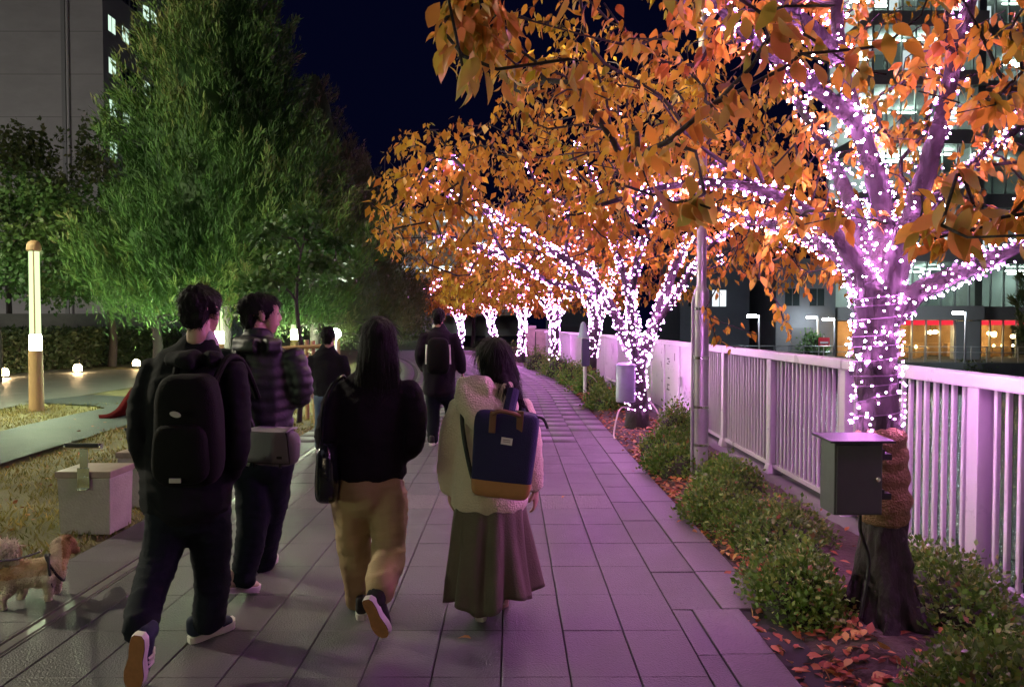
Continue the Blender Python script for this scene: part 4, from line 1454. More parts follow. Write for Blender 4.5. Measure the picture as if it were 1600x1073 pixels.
# ------------------------------------------------------------------ concrete blocks with steel brackets
def block(label, x, y):
    root = thing("concrete_block", label, "concrete block", (x, y, 0), "concrete blocks along the path's edge")
    w, dp, h = .37, .31, .455
    V = [(x, y, -.02), (x + w, y, -.02), (x + w, y + dp, -.02), (x, y + dp, -.02), (x - .012, y - .012, h - .05), (x + w + .012, y - .012, h - .05), (x + w + .012, y + dp + .012, h - .05), (x - .012, y + dp + .012, h - .05)]
    b = MB().add(V, [(0, 3, 2, 1), (4, 5, 6, 7), (0, 1, 5, 4), (1, 2, 6, 5), (2, 3, 7, 6), (3, 0, 4, 7)])
    obj("body", b.mesh("body", M["concrete"], bevel=.008), root)
    box_obj("lid", root, mat("worn_lid", (.26, .2, .16), .5, var=.3, vscale=6), x - .022, x + w + .022, y - .022, y + dp + .022, h - .05, h, bevel=.008)
    cx = x + .2
    sm = M["steel"]
    box_obj("bracket_plate", root, sm, cx - .045, cx + .045, y - .040, y - .034, h - .12, h + .03, bevel=.002)
    box_obj("bracket_foot", root, sm, cx - .04, cx + .04, y - .07, y - .034, h - .128, h - .1215, bevel=.002)
    box_obj("upright", root, sm, cx - .03, cx + .03, y - .030, y - .024, h, h + .17, bevel=.002)
    hb = obj("handle_bar", MB().tube([(cx - .135, y - .03, h + .19), (cx + .135, y - .03, h + .19)], .02, 14).mesh("handle_bar", sm, smooth=True), root)
    box_obj("grip", root, M["dark"], cx - .122, cx + .122, y - .056, y - .020, h + .186, h + .213, bevel=.006)


block("pale concrete block with a steel handle, nearest on the grass edge", -3.345, 5.44)
block("second concrete block, half hidden behind the man in black", -3.33, 6.25)

# ------------------------------------------------------------------ red slide
root = thing("slide", "low red slide on the lawn, mostly behind the man in black", "slide", W(190, 652, 12.0))
pts = catmull([W(166, 652, 12.0), W(182, 650, 12.0), W(198, 640, 12.05), W(211, 622, 12.1), W(224, 606, 12.15), W(245, 600, 12.2)], 5)
V = []; F = []
prof = [(-.2, .07), (-.17, .0), (.17, .0), (.2, .07), (.22, .07), (.19, -.03), (-.19, -.03), (-.22, .07)]
for i, p in enumerate(pts):
    t = pts[min(i + 1, len(pts) - 1)] - pts[max(i - 1, 0)]; t = t / np.linalg.norm(t)
    s = np.array([0, 1., 0]); u = np.cross(t, s) * -1; u = u if u[2] > 0 else -u
    for (a_, b_) in prof: V.append(p + s * a_ + u * b_)
    if i:
        q = (i - 1) * 8
        for k in range(8): F.append((q + k, q + (k + 1) % 8, q + 8 + (k + 1) % 8, q + 8 + k))
obj("chute", np_mesh("chute", np.array(V), np.array(F), M["red"]), root)
obj("rail", MB().tube([W(172, 655, 11.75), W(235, 656, 11.8)], .02, 8).mesh("rail", M["steel"]), root)
for px in (205, 240):
    obj("leg", MB().tube([W(px, 620 if px < 220 else 570, 12.1), Vector((W(px, 620, 12.1).x, 12.1, 0))], .025, 8).mesh("leg", M["steel"]), root)

# ------------------------------------------------------------------ tree stakes
root = thing("tree_stake", "pale wooden stake frame supporting a young tree by the path", "stake", (-3.2, 11.4, 0))
wd = M["wood"]
for (x, y) in ((-3.62, 11.4), (-3.02, 11.4), (-3.3, 11.95)):
    obj("stake", MB().tube([(x, y, -.1), (x + (-3.32 - x) * .12, y, 1.28)], .035, 10).mesh("stake", wd, smooth=True), root)
obj("crossbar", MB().tube([(-3.72, 11.36, 1.16), (-2.9, 11.36, 1.2)], .03, 10).mesh("crossbar", wd, smooth=True), root)
obj("crossbar", MB().tube([(-3.02, 11.3, 1.1), (-3.3, 12.05, 1.1)], .03, 10).mesh("crossbar", wd, smooth=True), root)
broad_tree("young_tree", "young slim tree tied to the wooden stakes", (-3.32, 11.55, 0), 3.4, .8, 1.9, 2600, M["broad"], 23, leaf=.1, trunk_r=.035, nb=12, group=None)
# ------------------------------------------------------------------ buildings
lit_green = emat("lit_office_window", (.72, 1., .80), .4)
lit_dim = emat("dim_office_window", (.62, .85, .78), .05)
lit_white = emat("lit_white_panel", (.85, .95, 1.), .45)
frame_m = mat("window_frame", (.05, .05, .055), .5)


def grey_block():
    X, Y = -31.7, 58.0
    root = thing("grey_building", "tall grey building with few lit windows, behind the park trees", "building", (X - 20, Y + 20, 0))
    wm_ = mat("grey_wall", (.30, .29, .285), .85, var=.12, vscale=.35, bump=.5, bscale=2.2, stretch=(1, 1, 2.5))
    box_obj("wall", root, wm_, X - 50, X, Y, Y + 45, -.5, 46)
    wm_j = mat("joint_sealant", (.19, .185, .18), .9)
    for q in range(14):
        box_obj("wall_joint", root, wm_j, X - 49.9, X - .05, Y - .012, Y - .002, 1.1 + q * 3.3, 1.16 + q * 3.3)
    obj("drain_pipe", MB().tube([(-34.4, Y - .12, 0), (-34.4, Y - .12, 46)], .11, 10).mesh("drain_pipe", mat("pipe_paint", (.38, .37, .36), .6)), root)
    obj("wall_strip", MB().box(-34.9, -34.6, Y - .12, Y - .005, 0, 46).mesh("wall_strip", mat("strip_paint", (.2, .2, .2), .7)), root)
    wmesh = MB().box(0, .06, -.55, .55, 0, 1.25)
    r = random.Random(4)
    for row in range(6):
        z = 14.7 + 3.3 * row
        for c in range(9):
            y = 59.25 + c * 1.75 + (0.35 if c % 2 else 0)
            lit = (row, c) in {(1, 0), (1, 1), (2, 0), (3, 0), (3, 1), (4, 4), (4, 3), (2, 3), (0, 0)} or (c > 4 and r.random() < .3)
            w = obj("window", MB().box(X - .02, X + .03, y - .55, y + .55, z, z + 1.25).mesh("window", lit_green if lit else M["glass_dark"]), root)
            fm = MB()
            fm.box(X, X + .06, y - .6, y - .55, z - .05, z + 1.3); fm.box(X, X + .06, y + .55, y + .6, z - .05, z + 1.3)
            fm.box(X, X + .06, y - .55, y + .55, z + 1.25, z + 1.3); fm.box(X, X + .07, y - .55, y + .55, z - .05, z); fm.box(X + .03, X + .055, y - .02, y + .02, z, z + 1.25)
            obj("frame", fm.mesh("frame", frame_m), w)


grey_block()


def street_lamp(label, x, y, z0, h, power, col=(.78, .92, 1.), arm=(-.5, 0), group="cool white street lamps on the far bank"):
    root = thing("street_lamp", label, "street lamp", (x, y, z0), group)
    obj("pole", MB().tube([(x, y, z0), (x, y, z0 + h)], [.07, .05], 8).mesh("pole", M["galv"]), root)
    ax, ay = x + arm[0], y + arm[1]
    obj("arm", MB().tube([(x, y, z0 + h - .1), (ax, ay, z0 + h)], .035, 6).mesh("arm", M["galv"]), root)
    obj("head", MB().box(ax - .3, ax + .3, ay - .14, ay + .14, z0 + h, z0 + h + .08).mesh("head", M["galv"], bevel=.02), root)
    obj("lens", MB().box(ax - .28, ax + .28, ay - .13, ay + .13, z0 + h - .16, z0 + h - .004).mesh("lens", emat("cool_lens", col, power)), root)


street_lamp("street lamp lighting the grey building's wall, behind the park trees", -47.0, 27, 0, 8.5, 2600., (1., .95, .88), (0, .6), group=None)  # added out of sight so the grey wall is lit
street_lamp("tall unseen park lamp added on the plaza to light the conifer and lawn", -13.5, 8.5, 0, 6.5, 1100., (1., .93, .66), (.6, 0), group=None)  # added out of view, lights conifer and lawn from the left
for px, py, d, lb in ((1176, 492, 50.5, "cool street lamp on the far bank right of the lamp post"), (1268, 494, 55, "small cool street lamp before the dark far house"), (1294, 497, 50.2, "cool street lamp beside the red and white sign"), (1498, 487, 47.4, "cool street lamp in front of the glass building")):
    p = W(px, py, d)
    street_lamp(lb, p.x + .45, d, -1.0, p.z + 1.0, 80.)

# glass office building with a lit restaurant at its foot
pane_clear = bpy.data.materials.new("clear_pane")
pane_clear.use_nodes = True
nt = pane_clear.node_tree
nt.nodes.clear()
o_ = nt.nodes.new("ShaderNodeOutputMaterial"); t_ = nt.nodes.new("ShaderNodeBsdfTransparent"); g_ = nt.nodes.new("ShaderNodeBsdfGlossy"); mx_ = nt.nodes.new("ShaderNodeMixShader")
g_.inputs["Roughness"].default_value = .03
mx_.inputs[0].default_value = .1
t_.inputs[0].default_value = (.85, .88, .86, 1)
nt.links.new(t_.outputs[0], mx_.inputs[1]); nt.links.new(g_.outputs[0], mx_.inputs[2]); nt.links.new(mx_.outputs[0], o_.inputs[0])


def glass_building():
    root = thing("glass_building", "glass office building with warm restaurant and red strip at its foot", "building", (36, 60, -1))
    conc = mat("grey_cladding", (.24, .24, .235), .6, var=.08, vscale=.5)
    dark_in = mat("office_interior", (.3, .32, .31), .8)
    warm_wall = mat("restaurant_wall", (.45, .26, .11), .7, var=.3, vscale=1.2)
    mull = mat("mullion", (.3, .31, .31), .4, metal=.4)
    zs = [(-1.0, 1.78), (2.78, 5.9), (6.9, 10.0), (11.0, 14.1), (15.1, 18.2), (19.2, 22.3), (23.3, 26.4), (27.4, 30.5)]
    sect = [(25.4, 33.4, 52.0), (33.4, 52.0, 54.2)]
    r = random.Random(9)
    for si, (x0, x1, y) in enumerate(sect):
        box_obj("rear_wall", root, dark_in, x0, x1, y + 7, y + 7.4, -1.2, 31.5)
        for i in range(len(zs)):
            top = zs[i][1]; nxt = zs[i + 1][0] if i + 1 < len(zs) else 31.5
            box_obj("floor_band", root, conc, x0 - (.15 if si == 0 else 0), x1, y - .25, y + 7, top, nxt, bevel=.02)
        if si == 0:
            box_obj("corner_column", root, conc, 32.9, 33.42, y + .1, y + 2.6, -1, 31.4)
        pitch = .97
        n = int((x1 - x0) / pitch)
        for i, (z0, z1) in enumerate(zs):
            for k in range(n):
                xa = x0 + k * (x1 - x0) / n; xb = x0 + (k + 1) * (x1 - x0) / n
                w = obj("window", MB().box(xa + .04, xb - .04, y, y + .03, z0, z1).mesh("window", pane_clear), root)
                obj("mullion", MB().box(xa - .04, xa + .04, y - .1, y + .05, z0, z1).mesh("mullion", mull), w)
                if i >= 1 and r.random() < (.16 if si == 0 else .1):
                    bz = z0 + r.choice([0, .2])
                    obj("blind", MB().box(xa + .1, xb - .1, y + .3, y + .33, bz, bz + r.uniform(.8, 1.7)).mesh("blind", lit_white if r.random() < .5 else lit_dim), w)
            if i >= 1:
                for q in range(7):
                    if r.random() < .85:
                        xx = r.uniform(x0 + .5, x1 - 2.2); yy = y + r.uniform(1., 6)
                        obj("ceiling_light", MB().box(xx, xx + 1.5, yy, yy + .2, z1 - .35, z1 - .28).mesh("ceiling_light", emat("office_tube", (.75, 1., .9), r.uniform(12., 30.))), root)
        # restaurant: red strip, warm pendants, counter
        red = emat("red_strip", (1., .03, .06), .6)
        skip = (4.5, 8) if si == 0 else (10, 20)
        obj("red_strip", MB().box(x0, x0 + (6.0 if si == 0 else 5.2), y + .05, y + .2, 1.42, 1.76).mesh("red_strip", red), root)
        box_obj("restaurant_wall", root, warm_wall, x0, x0 + 7, y + 5, y + 5.2, -1, 1.7)
        box_obj("counter", root, warm_wall, x0 + .3, x0 + 5, y + 2.4, y + 3, -1, 0)
        for q in range(7):
            xx = x0 + .5 + q * .85 + r.uniform(-.15, .15); yy = y + r.uniform(.7, 4)
            zz = .55 + r.uniform(-.15, .25)
            pd = obj("pendant_lamp", MB().lathe((xx, yy, zz), [(.03, 0), (.15, .06), (.17, .14), (.12, .22), (.02, .26)], 10).mesh("pendant_lamp", emat("pendant", (1., .70, .34), 40.)), root)
            obj("flex", MB().tube([(xx, yy, zz + .25), (xx, yy, 1.75)], .012, 4).mesh("flex", M["dark"]), pd)
        for q in range(6):
            xx = x0 + .3 + q * .9; yy = y + r.uniform(.6, 1.8)
            obj("dining_table", MB().lathe((xx, yy, -1.0), [(.2, 0), (.04, .03), (.04, .7), (.38, .71), (.38, .75)], 10).mesh("dining_table", warm_wall), root)
            obj("table_lamp", MB().lathe((xx + .1, yy, -.25), [(.04, 0), (.09, .08), (.05, .2)], 8).mesh("table_lamp", emat("table_glow", (1., .74, .3), 16.)), root)
    box_obj("entrance", root, conc, 31.5, 33.2, 51.88, 52.6, -1, 1.7)
    box_obj("roof_slab", root, conc, 25.0, 52.2, 51.6, 62, 31.5, 32)


glass_building()


def dark_house(name, label, x0, x1, y, h, lit, col, seed):
    root = thing(name, label, "building", ((x0 + x1) / 2, y + 4, -1))
    r = random.Random(seed)
    wm_ = mat(name + "_wall", col, .8, var=.15, vscale=.8)
    box_obj("wall", root, wm_, x0, x1, y, y + 8, -1.2, h, bevel=.05)
    box_obj("roof_edge", root, wm_, x0 - .15, x1 + .15, y - .2, y + 8.2, h, h + .3)
    box_obj("doorway", root, frame_m, x0 + 1.2, x0 + 2.9, y - .04, y + .01, -1, 1.2)
    nf = int((h + 1) / 3)
    for f in range(1, nf):
        for k in range(int((x1 - x0) / 1.9)):
            xx = x0 + .7 + k * 1.9; z = -1 + f * 3 + .9
            w = obj("window", MB().box(xx, xx + 1.1, y - .03, y + .02, z, z + 1.3).mesh("window", lit_white if (f, k) in lit else M["glass_dark"]), root)
            fm = MB(); fm.box(xx - .06, xx + 1.16, y - .07, y - .02, z - .08, z); fm.box(xx + .52, xx + .58, y - .06, y - .03, z, z + 1.3)
            obj("frame", fm.mesh("frame", frame_m), w)


dark_house("dark_house", "dark blue-grey house with one lit window across the canal", 13.6, 19.2, 59, 7.6, {(1, 1)}, (.07, .075, .09), 2)
dark_house("dark_house", "dark low house behind the red and white sign", 20.4, 25.0, 56.5, 6.2, set(), (.09, .09, .10), 3)
dark_house("dark_house", "tall dark block behind the second lit tree's crown", 4.0, 12.6, 74, 14, {(2, 2), (1, 0), (3, 1)}, (.08, .085, .1), 5)
root = thing("road_sign", "small red sign with a white bar on a post across the canal", "sign", (21.3, 50.4, -1))
p = W(1287, 535, 50.4)
obj("post", MB().tube([(p.x, 50.4, -1), (p.x, 50.4, p.z + .5)], .04, 6).mesh("post", M["galv"]), root)
obj("plate", MB().box(p.x - .38, p.x + .38, 50.33, 50.36, p.z - .3, p.z + .34).mesh("plate", mat("sign_red", (.55, .03, .05), .4)), root)
obj("bar", MB().box(p.x - .28, p.x + .28, 50.32, 50.328, p.z - .07, p.z + .07).mesh("bar", mat("sign_white", (.8, .8, .8), .4)), root)
# bank railing
root = thing("bank_railing", "thin grey railing along the far bank of the canal", "railing", (24, 48, -1))
for i in range(40):
    x = 13 + i * .95
    yb = np.interp(x, [b[0] for b in bank], [b[1] for b in bank]) + .3
    obj("post", MB().box(x - .03, x + .03, yb - .03, yb + .03, -1, .05).mesh("post", M["galv"]), root)
mb = MB()
for z in (-.35, .02):
    mb.tube([(x, float(np.interp(x, [b[0] for b in bank], [b[1] for b in bank])) + .3, z) for x in (13, 14, 25, 40, 50)], .03, 5)
obj("rail", mb.mesh("rail", M["galv"]), root)
shrub("dark round bush before the restaurant windows across the canal", W(1532, 590, 47.2) + Vector((0, .9, -.3)), 1.25, 1.0, 1.6, 1800, 301, .2, M["conifer_dark"], group=None, cat="bush")
shrub("green lamp-lit bush beside the far street lamp", W(1272, 545, 52) + Vector((0, 0, -.4)), 1.0, .9, 2.0, 1500, 302, .2, M["broad"], group=None, cat="bush")
conifer("waterside_pine", "dark spreading conifer before the glass building at the picture's edge", (35.4, 48.4, -1), 9.5, 2.0, 9000, M["conifer_dark"], 1.2, 40, blade=.4, group=None)


# lit parking decks beyond the far end of the path
def decks():
    root = thing("parking_building", "pale lit multi-deck building beyond the end of the path", "building", (-6, 84, 0))
    cw = mat("deck_concrete", (.42, .45, .47), .7)
    for i in range(4):
        z = 2.4 + i * 2.6
        box_obj("deck", root, cw, -13, 1.5, 78, 92, z, z + .55)
        for k in range(6):
            obj("tube_light", MB().box(-12.2 + k * 2.3, -11.0 + k * 2.3, 79.2 + (k % 2) * 2.2, 79.5 + (k % 2) * 2.2, z + 2.25, z + 2.38).mesh("tube_light", emat("deck_tube", (.85, 1., .98), 10.)), root)
        for k in range(8):
            box_obj("rail", root, M["white"], -13 + k * 1.8, -13 + k * 1.8 + 1.7, 77.9, 77.95, z + .6, z + .95)
    for k in range(5):
        box_obj("column", root, cw, -12.8 + k * 3.4, -12.3 + k * 3.4, 78.3, 78.8, -.1, 13)
    box_obj("rear_wall", root, cw, -13, 1.5, 91.5, 92, 0, 13)
    box_obj("roof", root, cw, -13.2, 1.7, 77.8, 92, 12.8, 13.3)


decks()
for px, w, h, lb in ((828, .42, 1.35, "brown stone pillar at the far bend of the path"), (847, .5, 1.2, "grey stone pillar beside the fifth lit tree")):
    p = W(px, 560, 30.5)
    root = thing("stone_pillar", lb, "pillar", (p.x, 30.5, 0))
    box_obj("shaft", root, mat("pillar_stone", (.30, .26, .21), .8, var=.3, vscale=4), p.x - w / 2, p.x + w / 2, 30.3, 30.8, -.05, h, bevel=.02)
    box_obj("cap", root, M["concrete"], p.x - w / 2 - .04, p.x + w / 2 + .04, 30.26, 30.84, h, h + .1, bevel=.01)
# ------------------------------------------------------------------ people
skin = mat("skin", (.42, .25, .19), .5, var=.05, vscale=20)
hair_m = mat("black_hair", (.006, .005, .006), .62, bump=.3, bscale=60, stretch=(6, 6, .5), spec=.15)
black_cloth = mat("black_cloth", (.006, .006, .009), .9, bump=.35, bscale=300, spec=.2)
navy_cloth = mat("navy_trousers", (.006, .008, .014), .9, bump=.3, bscale=250, spec=.2)
puffer_m = mat("black_nylon", (.008, .008, .012), .55, bump=.15, bscale=40)
wool_dark = mat("dark_wool", (.010, .006, .013), .9, bump=.5, bscale=220, spec=.2)
khaki = mat("khaki_cotton", (.34, .225, .12), .8, var=.12, vscale=5, bump=.3, bscale=200)
fleece = mat("beige_fleece", (.66, .54, .39), .95, var=.10, vscale=9, bump=.7, bscale=120, sheen=.3)
skirt_m = mat("brown_skirt", (.105, .08, .055), .75, var=.2, vscale=4, bump=.3, bscale=150)
sole_white = mat("white_rubber", (.62, .58, .54), .6)
sole_brown = mat("gum_rubber", (.36, .15, .06), .6, var=.2, vscale=30)
shoe_navy = mat("navy_suede", (.015, .02, .05), .85)
shoe_cream = mat("cream_leather", (.48, .40, .26), .6)
shoe_dark = mat("dark_canvas", (.016, .013, .016), .8)
eye_m = mat("eye_dark", (.02, .015, .012), .15)
shirt_m = mat("grey_lilac_collar", (.34, .28, .34), .8)


def head_chains(c, yaw, pitch=0., k=1.0, roll=0.):
    """chains of a head looking along +Y, turned by yaw (radians, + to the viewer's left)"""
    R = Matrix.Rotation(yaw, 4, 'Z') @ Matrix.Rotation(pitch, 4, 'X') @ Matrix.Rotation(roll, 4, 'Y')
    rgt = R @ Vector((1, 0, 0))
    T = lambda x, y, z: Vector(c) + (R @ Vector((x, y, z))) * k
    ch = []
    ch.append([(T(0, -.078, .028), .050 * k, .055 * k), (T(0, -.045, .03), .070 * k, .078 * k), (T(0, .015, .032), .074 * k, .084 * k), (T(0, .068, .03), .060 * k, .068 * k)])
    ch.append([(T(0, .045, .05), .064 * k, .05 * k), (T(0, .052, 0), .063 * k, .047 * k), (T(0, .055, -.05), .054 * k, .043 * k), (T(0, .058, -.095), .032 * k, .030 * k)])
    ch.append([(T(0, .098, .012), .009 * k, .01 * k), (T(0, .112, -.018), .012 * k, .012 * k), (T(0, .106, -.03), .016 * k, .01 * k)])
    ch.append([(T(-.02, .096, -.055), .007 * k, .007 * k), (T(0, .103, -.055), .009 * k, .009 * k), (T(.02, .096, -.055), .007 * k, .007 * k)])
    for s in (-1, 1):
        ch.append([(T(s * .073, .0, -.035), .010 * k, .012 * k), (T(s * .08, -.006, -.005), .011 * k, .020 * k), (T(s * .079, -.01, .025), .010 * k, .014 * k)])
        ch.append([(T(s * .012, .09, .028), .008 * k, .008 * k), (T(s * .045, .082, .028), .009 * k, .008 * k)])
    eyes = [T(s * .031, .088, .008) for s in (-1, 1)]
    return [dict(c=x, right=rgt) for x in ch], eyes, T, rgt


def hand_chains(wrist, d, up, k=1.0, curl=.5, side=1):
    """palm, four bent fingers of unequal length and a thumb; d points along the hand, up is the back of the hand"""
    d = Vector(d).normalized(); up = Vector(up); up = (up - d * up.dot(d)).normalized()
    s = d.cross(up) * side
    w = Vector(wrist)
    ch = [dict(c=[(w - d * .01, .026 * k, .02 * k), (w + d * .04 * k, .037 * k, .016 * k), (w + d * .085 * k, .039 * k, .014 * k)], right=s)]
    for j, (off, ln) in enumerate(((-.028, .066), (-.009, .076), (.011, .072), (.029, .056))):
        p = w + d * .086 * k + s * off * k
        dd = d.copy()
        pts = [(p - d * .012, .0088 * k, .0088 * k)]
        for q in range(3):
            a = curl * (.5 + .5 * q)
            dd = (dd * math.cos(a) - up * math.sin(a)).normalized() if q else (d * math.cos(curl * .4) - up * math.sin(curl * .4)).normalized()
            p = p + dd * ln * k * (.45, .32, .23)[q]
            pts.append((p, .0082 * k - q * .0006, .0082 * k - q * .0006))
        ch.append(dict(c=pts, right=s))
    p = w + d * .02 * k - s * .03 * k
    td = (d * .7 - s * .6 - up * .35).normalized()
    ch.append(dict(c=[(p, .011 * k, .011 * k), (p + td * .035 * k, .0105 * k, .0105 * k), (p + td * .035 * k + (d * .9 - s * .1 - up * .4).normalized() * .03 * k, .009 * k, .009 * k)], right=s))
    return ch


def shoe(parent, heel, toe, up, m_up, m_sole, m_bottom=None, w=.046, stripes=None, side=1, thick=.03):
    heel = Vector(heel); toe = Vector(toe)
    f = (toe - heel); L = f.length; f.normalize()
    up = Vector(up); up = (up - f * up.dot(f)).normalized()
    s = f.cross(up)
    # outline of the sole
    out = []
    n = 26
    for i in range(n):
        a = 2 * math.pi * i / n
        t = .5 - .5 * math.cos(a)
        ww = (.78 + .30 * math.sin(min(1, t * 1.25) * math.pi - .6) if t > .12 else .74) * w
        ww = w * np.interp(t, [0, .06, .2, .45, .7, .85, .95, 1], [.3, .62, .74, .68, .98, .92, .62, .25])
        sg = 1 if a <= math.pi else -1
        out.append((t * L, sg * ww))
    V = []
    for h, g in ((0, .94), (thick * .25, 1.0), (thick, 1.0)):
        spring = lambda t: .018 * max(0, (t / L - .75) / .25) ** 2
        V += [heel + f * a + s * b * g + up * (h + spring(a)) for a, b in out]
    F = []
    for r in range(2):
        for k in range(n):
            F.append((r * n + k, r * n + (k + 1) % n, (r + 1) * n + (k + 1) % n, (r + 1) * n + k))
    F.append(tuple(range(2 * n, 3 * n)))
    sb = MB().add(V, F)
    sh = obj("shoe", blob("shoe", [dict(c=[(heel + f * L * .10 + up * (thick + .018), w * .72, .03), (heel + f * L * .25 + up * (thick + .03), w * .78, .042), (heel + f * L * .45 + up * (thick + .03), w * .76, .042), (heel + f * L * .68 + up * (thick + .014), w * .92, .03), (heel + f * L * .88 + up * (thick + .010), w * .74, .022)], right=s),
                                 dict(c=[(heel + f * L * .14 + up * (thick + .02), w * .70, w * .8), (heel + f * L * .17 + up * (thick + .075), w * .74, w * .92)], right=s)], .008, 2, None, m_up), parent)
    obj("sole", sb.mesh("sole", m_sole, smooth=True), sh)
    mbm = MB().add([heel + f * a + s * b * .90 - up * .0015 for a, b in out], [tuple(reversed(range(n)))])
    obj("outsole", mbm.mesh("outsole", m_bottom or m_sole), sh)
    if stripes:
        st = MB()
        for t in (.42, .50, .58):
            for sd in (-1, 1):
                c0 = heel + f * L * (t + .05) + s * sd * (w * .80) + up * (thick + .004)
                c1 = heel + f * L * (t - .01) + s * sd * (w * .62) + up * (thick + .055)
                st.tube([c0, (c0 + c1) / 2 + s * sd * .012, c1], .006, 6)
        obj("stripes", st.mesh("stripes", stripes), sh)
    return sh


def folds(amp, sz=5., sxy=9., seed=0.):
    """soft drape plus sharper creases that run across the limb"""
    def f(v):
        w = noise.noise((v.x * 3 + seed, v.y * 3, v.z * 3)) * .5
        cr = 1 - abs(noise.noise((v.x * sxy * .8 + seed, v.y * sxy * .8, (v.z + w * .12) * sz * 3.2 + seed)))
        return amp * noise.noise((v.x * sxy + seed, v.y * sxy, v.z * sz)) + amp * .5 * (cr ** 5 - .3)
    return f


def strips(name, me, parent, n, length, width, flow, seed, lift=.3):
    """single hair strands lying on a hair mass"""
    rng = np.random.default_rng(seed)
    co = np.zeros(len(me.vertices) * 3, np.float32); me.vertices.foreach_get("co", co); co = co.reshape(-1, 3)
    nr = np.zeros(len(me.vertices) * 3, np.float32); me.vertex_normals.foreach_get("vector", nr); nr = nr.reshape(-1, 3)
    i = rng.integers(0, len(co), n)
    d = flow(co[i], nr[i], rng)
    d = d - nr[i] * np.sum(d * nr[i], 1, keepdims=True)
    d = d / np.maximum(np.linalg.norm(d, axis=1, keepdims=True), 1e-6) + nr[i] * lift * rng.random((n, 1)) + rng.normal(0, .05, (n, 3))
    obj(name, leaves_mesh(name, co[i] + nr[i] * .001, d, nr[i] + rng.normal(0, .3, (n, 3)), length * rng.uniform(.5, 1.3, n), rng.random(n), hair_m, BLADE_V, BLADE_F, width), parent, kind="stuff")


def shrink(chain, k):
    return [(p, a * k, b * k) for p, a, b in chain]


def person(label, loc, head, torso, arms, legs, feet_pts, m_top, m_leg, top_disp, leg_disp, hands=None, right=(1, 0, 0), vox=.013, bvox=.0085, yaw=0., pelvis=None, top_extra=(), top_name="jacket", leg_name="trousers", hair=None, hair_disp=None, head_k=1., pitch=0., cut_leg=None):
    root = thing("person", label, "person", loc, "people walking along the path")
    hc, eyes, T, rgt = head_chains(head, yaw, pitch, head_k)
    body = list(hc)
    body.append([(T(0, -.02, -.05), .05 * head_k, .05 * head_k), (T(0, -.03, -.13), .052, .052), (torso[-1][0], .07, .06)])
    body.append(shrink(torso, .72))
    for a in arms: body.append(shrink(a, .62))
    if pelvis: body.append(shrink(pelvis, .72))
    for l in legs: body.append(shrink(l, .6))
    for a, b in feet_pts: body.append([(a, .024, .024), (Vector(a).lerp(Vector(b), .25), .016, .016)])
    if hands:
        for h in hands: body += h
    obj("body", blob("body", body, bvox, 1, None, skin), root)
    eb = MB()
    for e in eyes: eb.lathe(e, [(.002, -.009), (.008, -.005), (.0095, 0), (.008, .005), (.002, .009)], 10)
    obj("eyes", eb.mesh("eyes", eye_m, smooth=True), root)
    obj(top_name, blob(top_name, [torso] + list(arms) + list(top_extra), vox, 3, top_disp, m_top, right=right), root)
    if legs:
        obj(leg_name, blob(leg_name, ([pelvis] if pelvis else []) + list(legs), vox, 3, leg_disp, m_leg, right=right), root)
    if hair:
        hm = blob("hair", hair(T, rgt, head_k), .0085, 2, hair_disp, hair_m)
        ho = obj("hair", hm, root)
        crown_ = np.array(T(0, -.03, .11))
        if hair is short_hair:
            strips("strands", hm, ho, 1500, .034, .34, lambda c_, n_, r_: (c_ - crown_) * 9 + r_.normal(0, .25, c_.shape), len(label), .22)
        else:
            strips("strands", hm, ho, 2000, .11, .10, lambda c_, n_, r_: np.array([0, 0, -1.]) + r_.normal(0, .04, c_.shape), len(label), .03)
    return root, T


def short_hair(T, rgt, k):
    D = lambda c: dict(c=c, right=rgt)
    return [D([(T(0, -.088, .02), .058 * k, .062 * k), (T(0, -.05, .038), .080 * k, .084 * k), (T(0, .015, .045), .084 * k, .088 * k), (T(0, .062, .06), .066 * k, .060 * k), (T(0, .088, .06), .05 * k, .04 * k)]),
            D([(T(0, -.066, .03), .07 * k, .05 * k), (T(0, -.062, -.03), .062 * k, .046 * k), (T(0, -.052, -.065), .048 * k, .034 * k)]),
            D([(T(-.076, -.02, .045), .012 * k, .03 * k), (T(-.078, -.015, 0), .010 * k, .018 * k)]),
            D([(T(.076, -.02, .045), .012 * k, .03 * k), (T(.078, -.015, 0), .010 * k, .018 * k)])]


def tuft(amp):
    def f(v):
        return amp * noise.noise((v.x * 38, v.y * 38, v.z * 16)) + amp * .7 * noise.noise((v.x * 80, v.y * 80, v.z * 25))
    return f


def strands(amp):
    def f(v):
        return amp * noise.noise((v.x * 70, v.y * 70, v.z * 3)) + amp * .7 * noise.noise((v.x * 150, v.y * 150, v.z * 5))
    return f


# ---- man in black with a backpack, nearest on the park side
d0 = 3.5
torso = [(W(293, 790, 3.50), .205, .165), (W(292, 735, 3.50), .215, .168), (W(294, 660, 3.50), .208, .155), (W(300, 600, 3.5), .205, .14), (W(306, 566, 3.5), .185, .115), (W(311, 542, 3.5), .105, .085), (W(315, 528, 3.51), .072, .068)]
armL = [(W(243, 574, 3.52), .066, .074), (W(222, 625, 3.48), .062, .068), (W(219, 692, 3.42), .056, .062), (W(238, 735, 3.56), .052, .054), (W(258, 748, 3.74), .052, .052)]
armR = [(W(362, 574, 3.5), .064, .072), (W(372, 630, 3.48), .058, .066), (W(370, 700, 3.44), .054, .06), (W(360, 738, 3.58), .05, .054), (W(345, 752, 3.76), .05, .05)]
pelvis = [(W(293, 735, 3.5), .16, .13), (W(294, 790, 3.5), .175, .14), (W(296, 815, 3.5), .14, .12)]
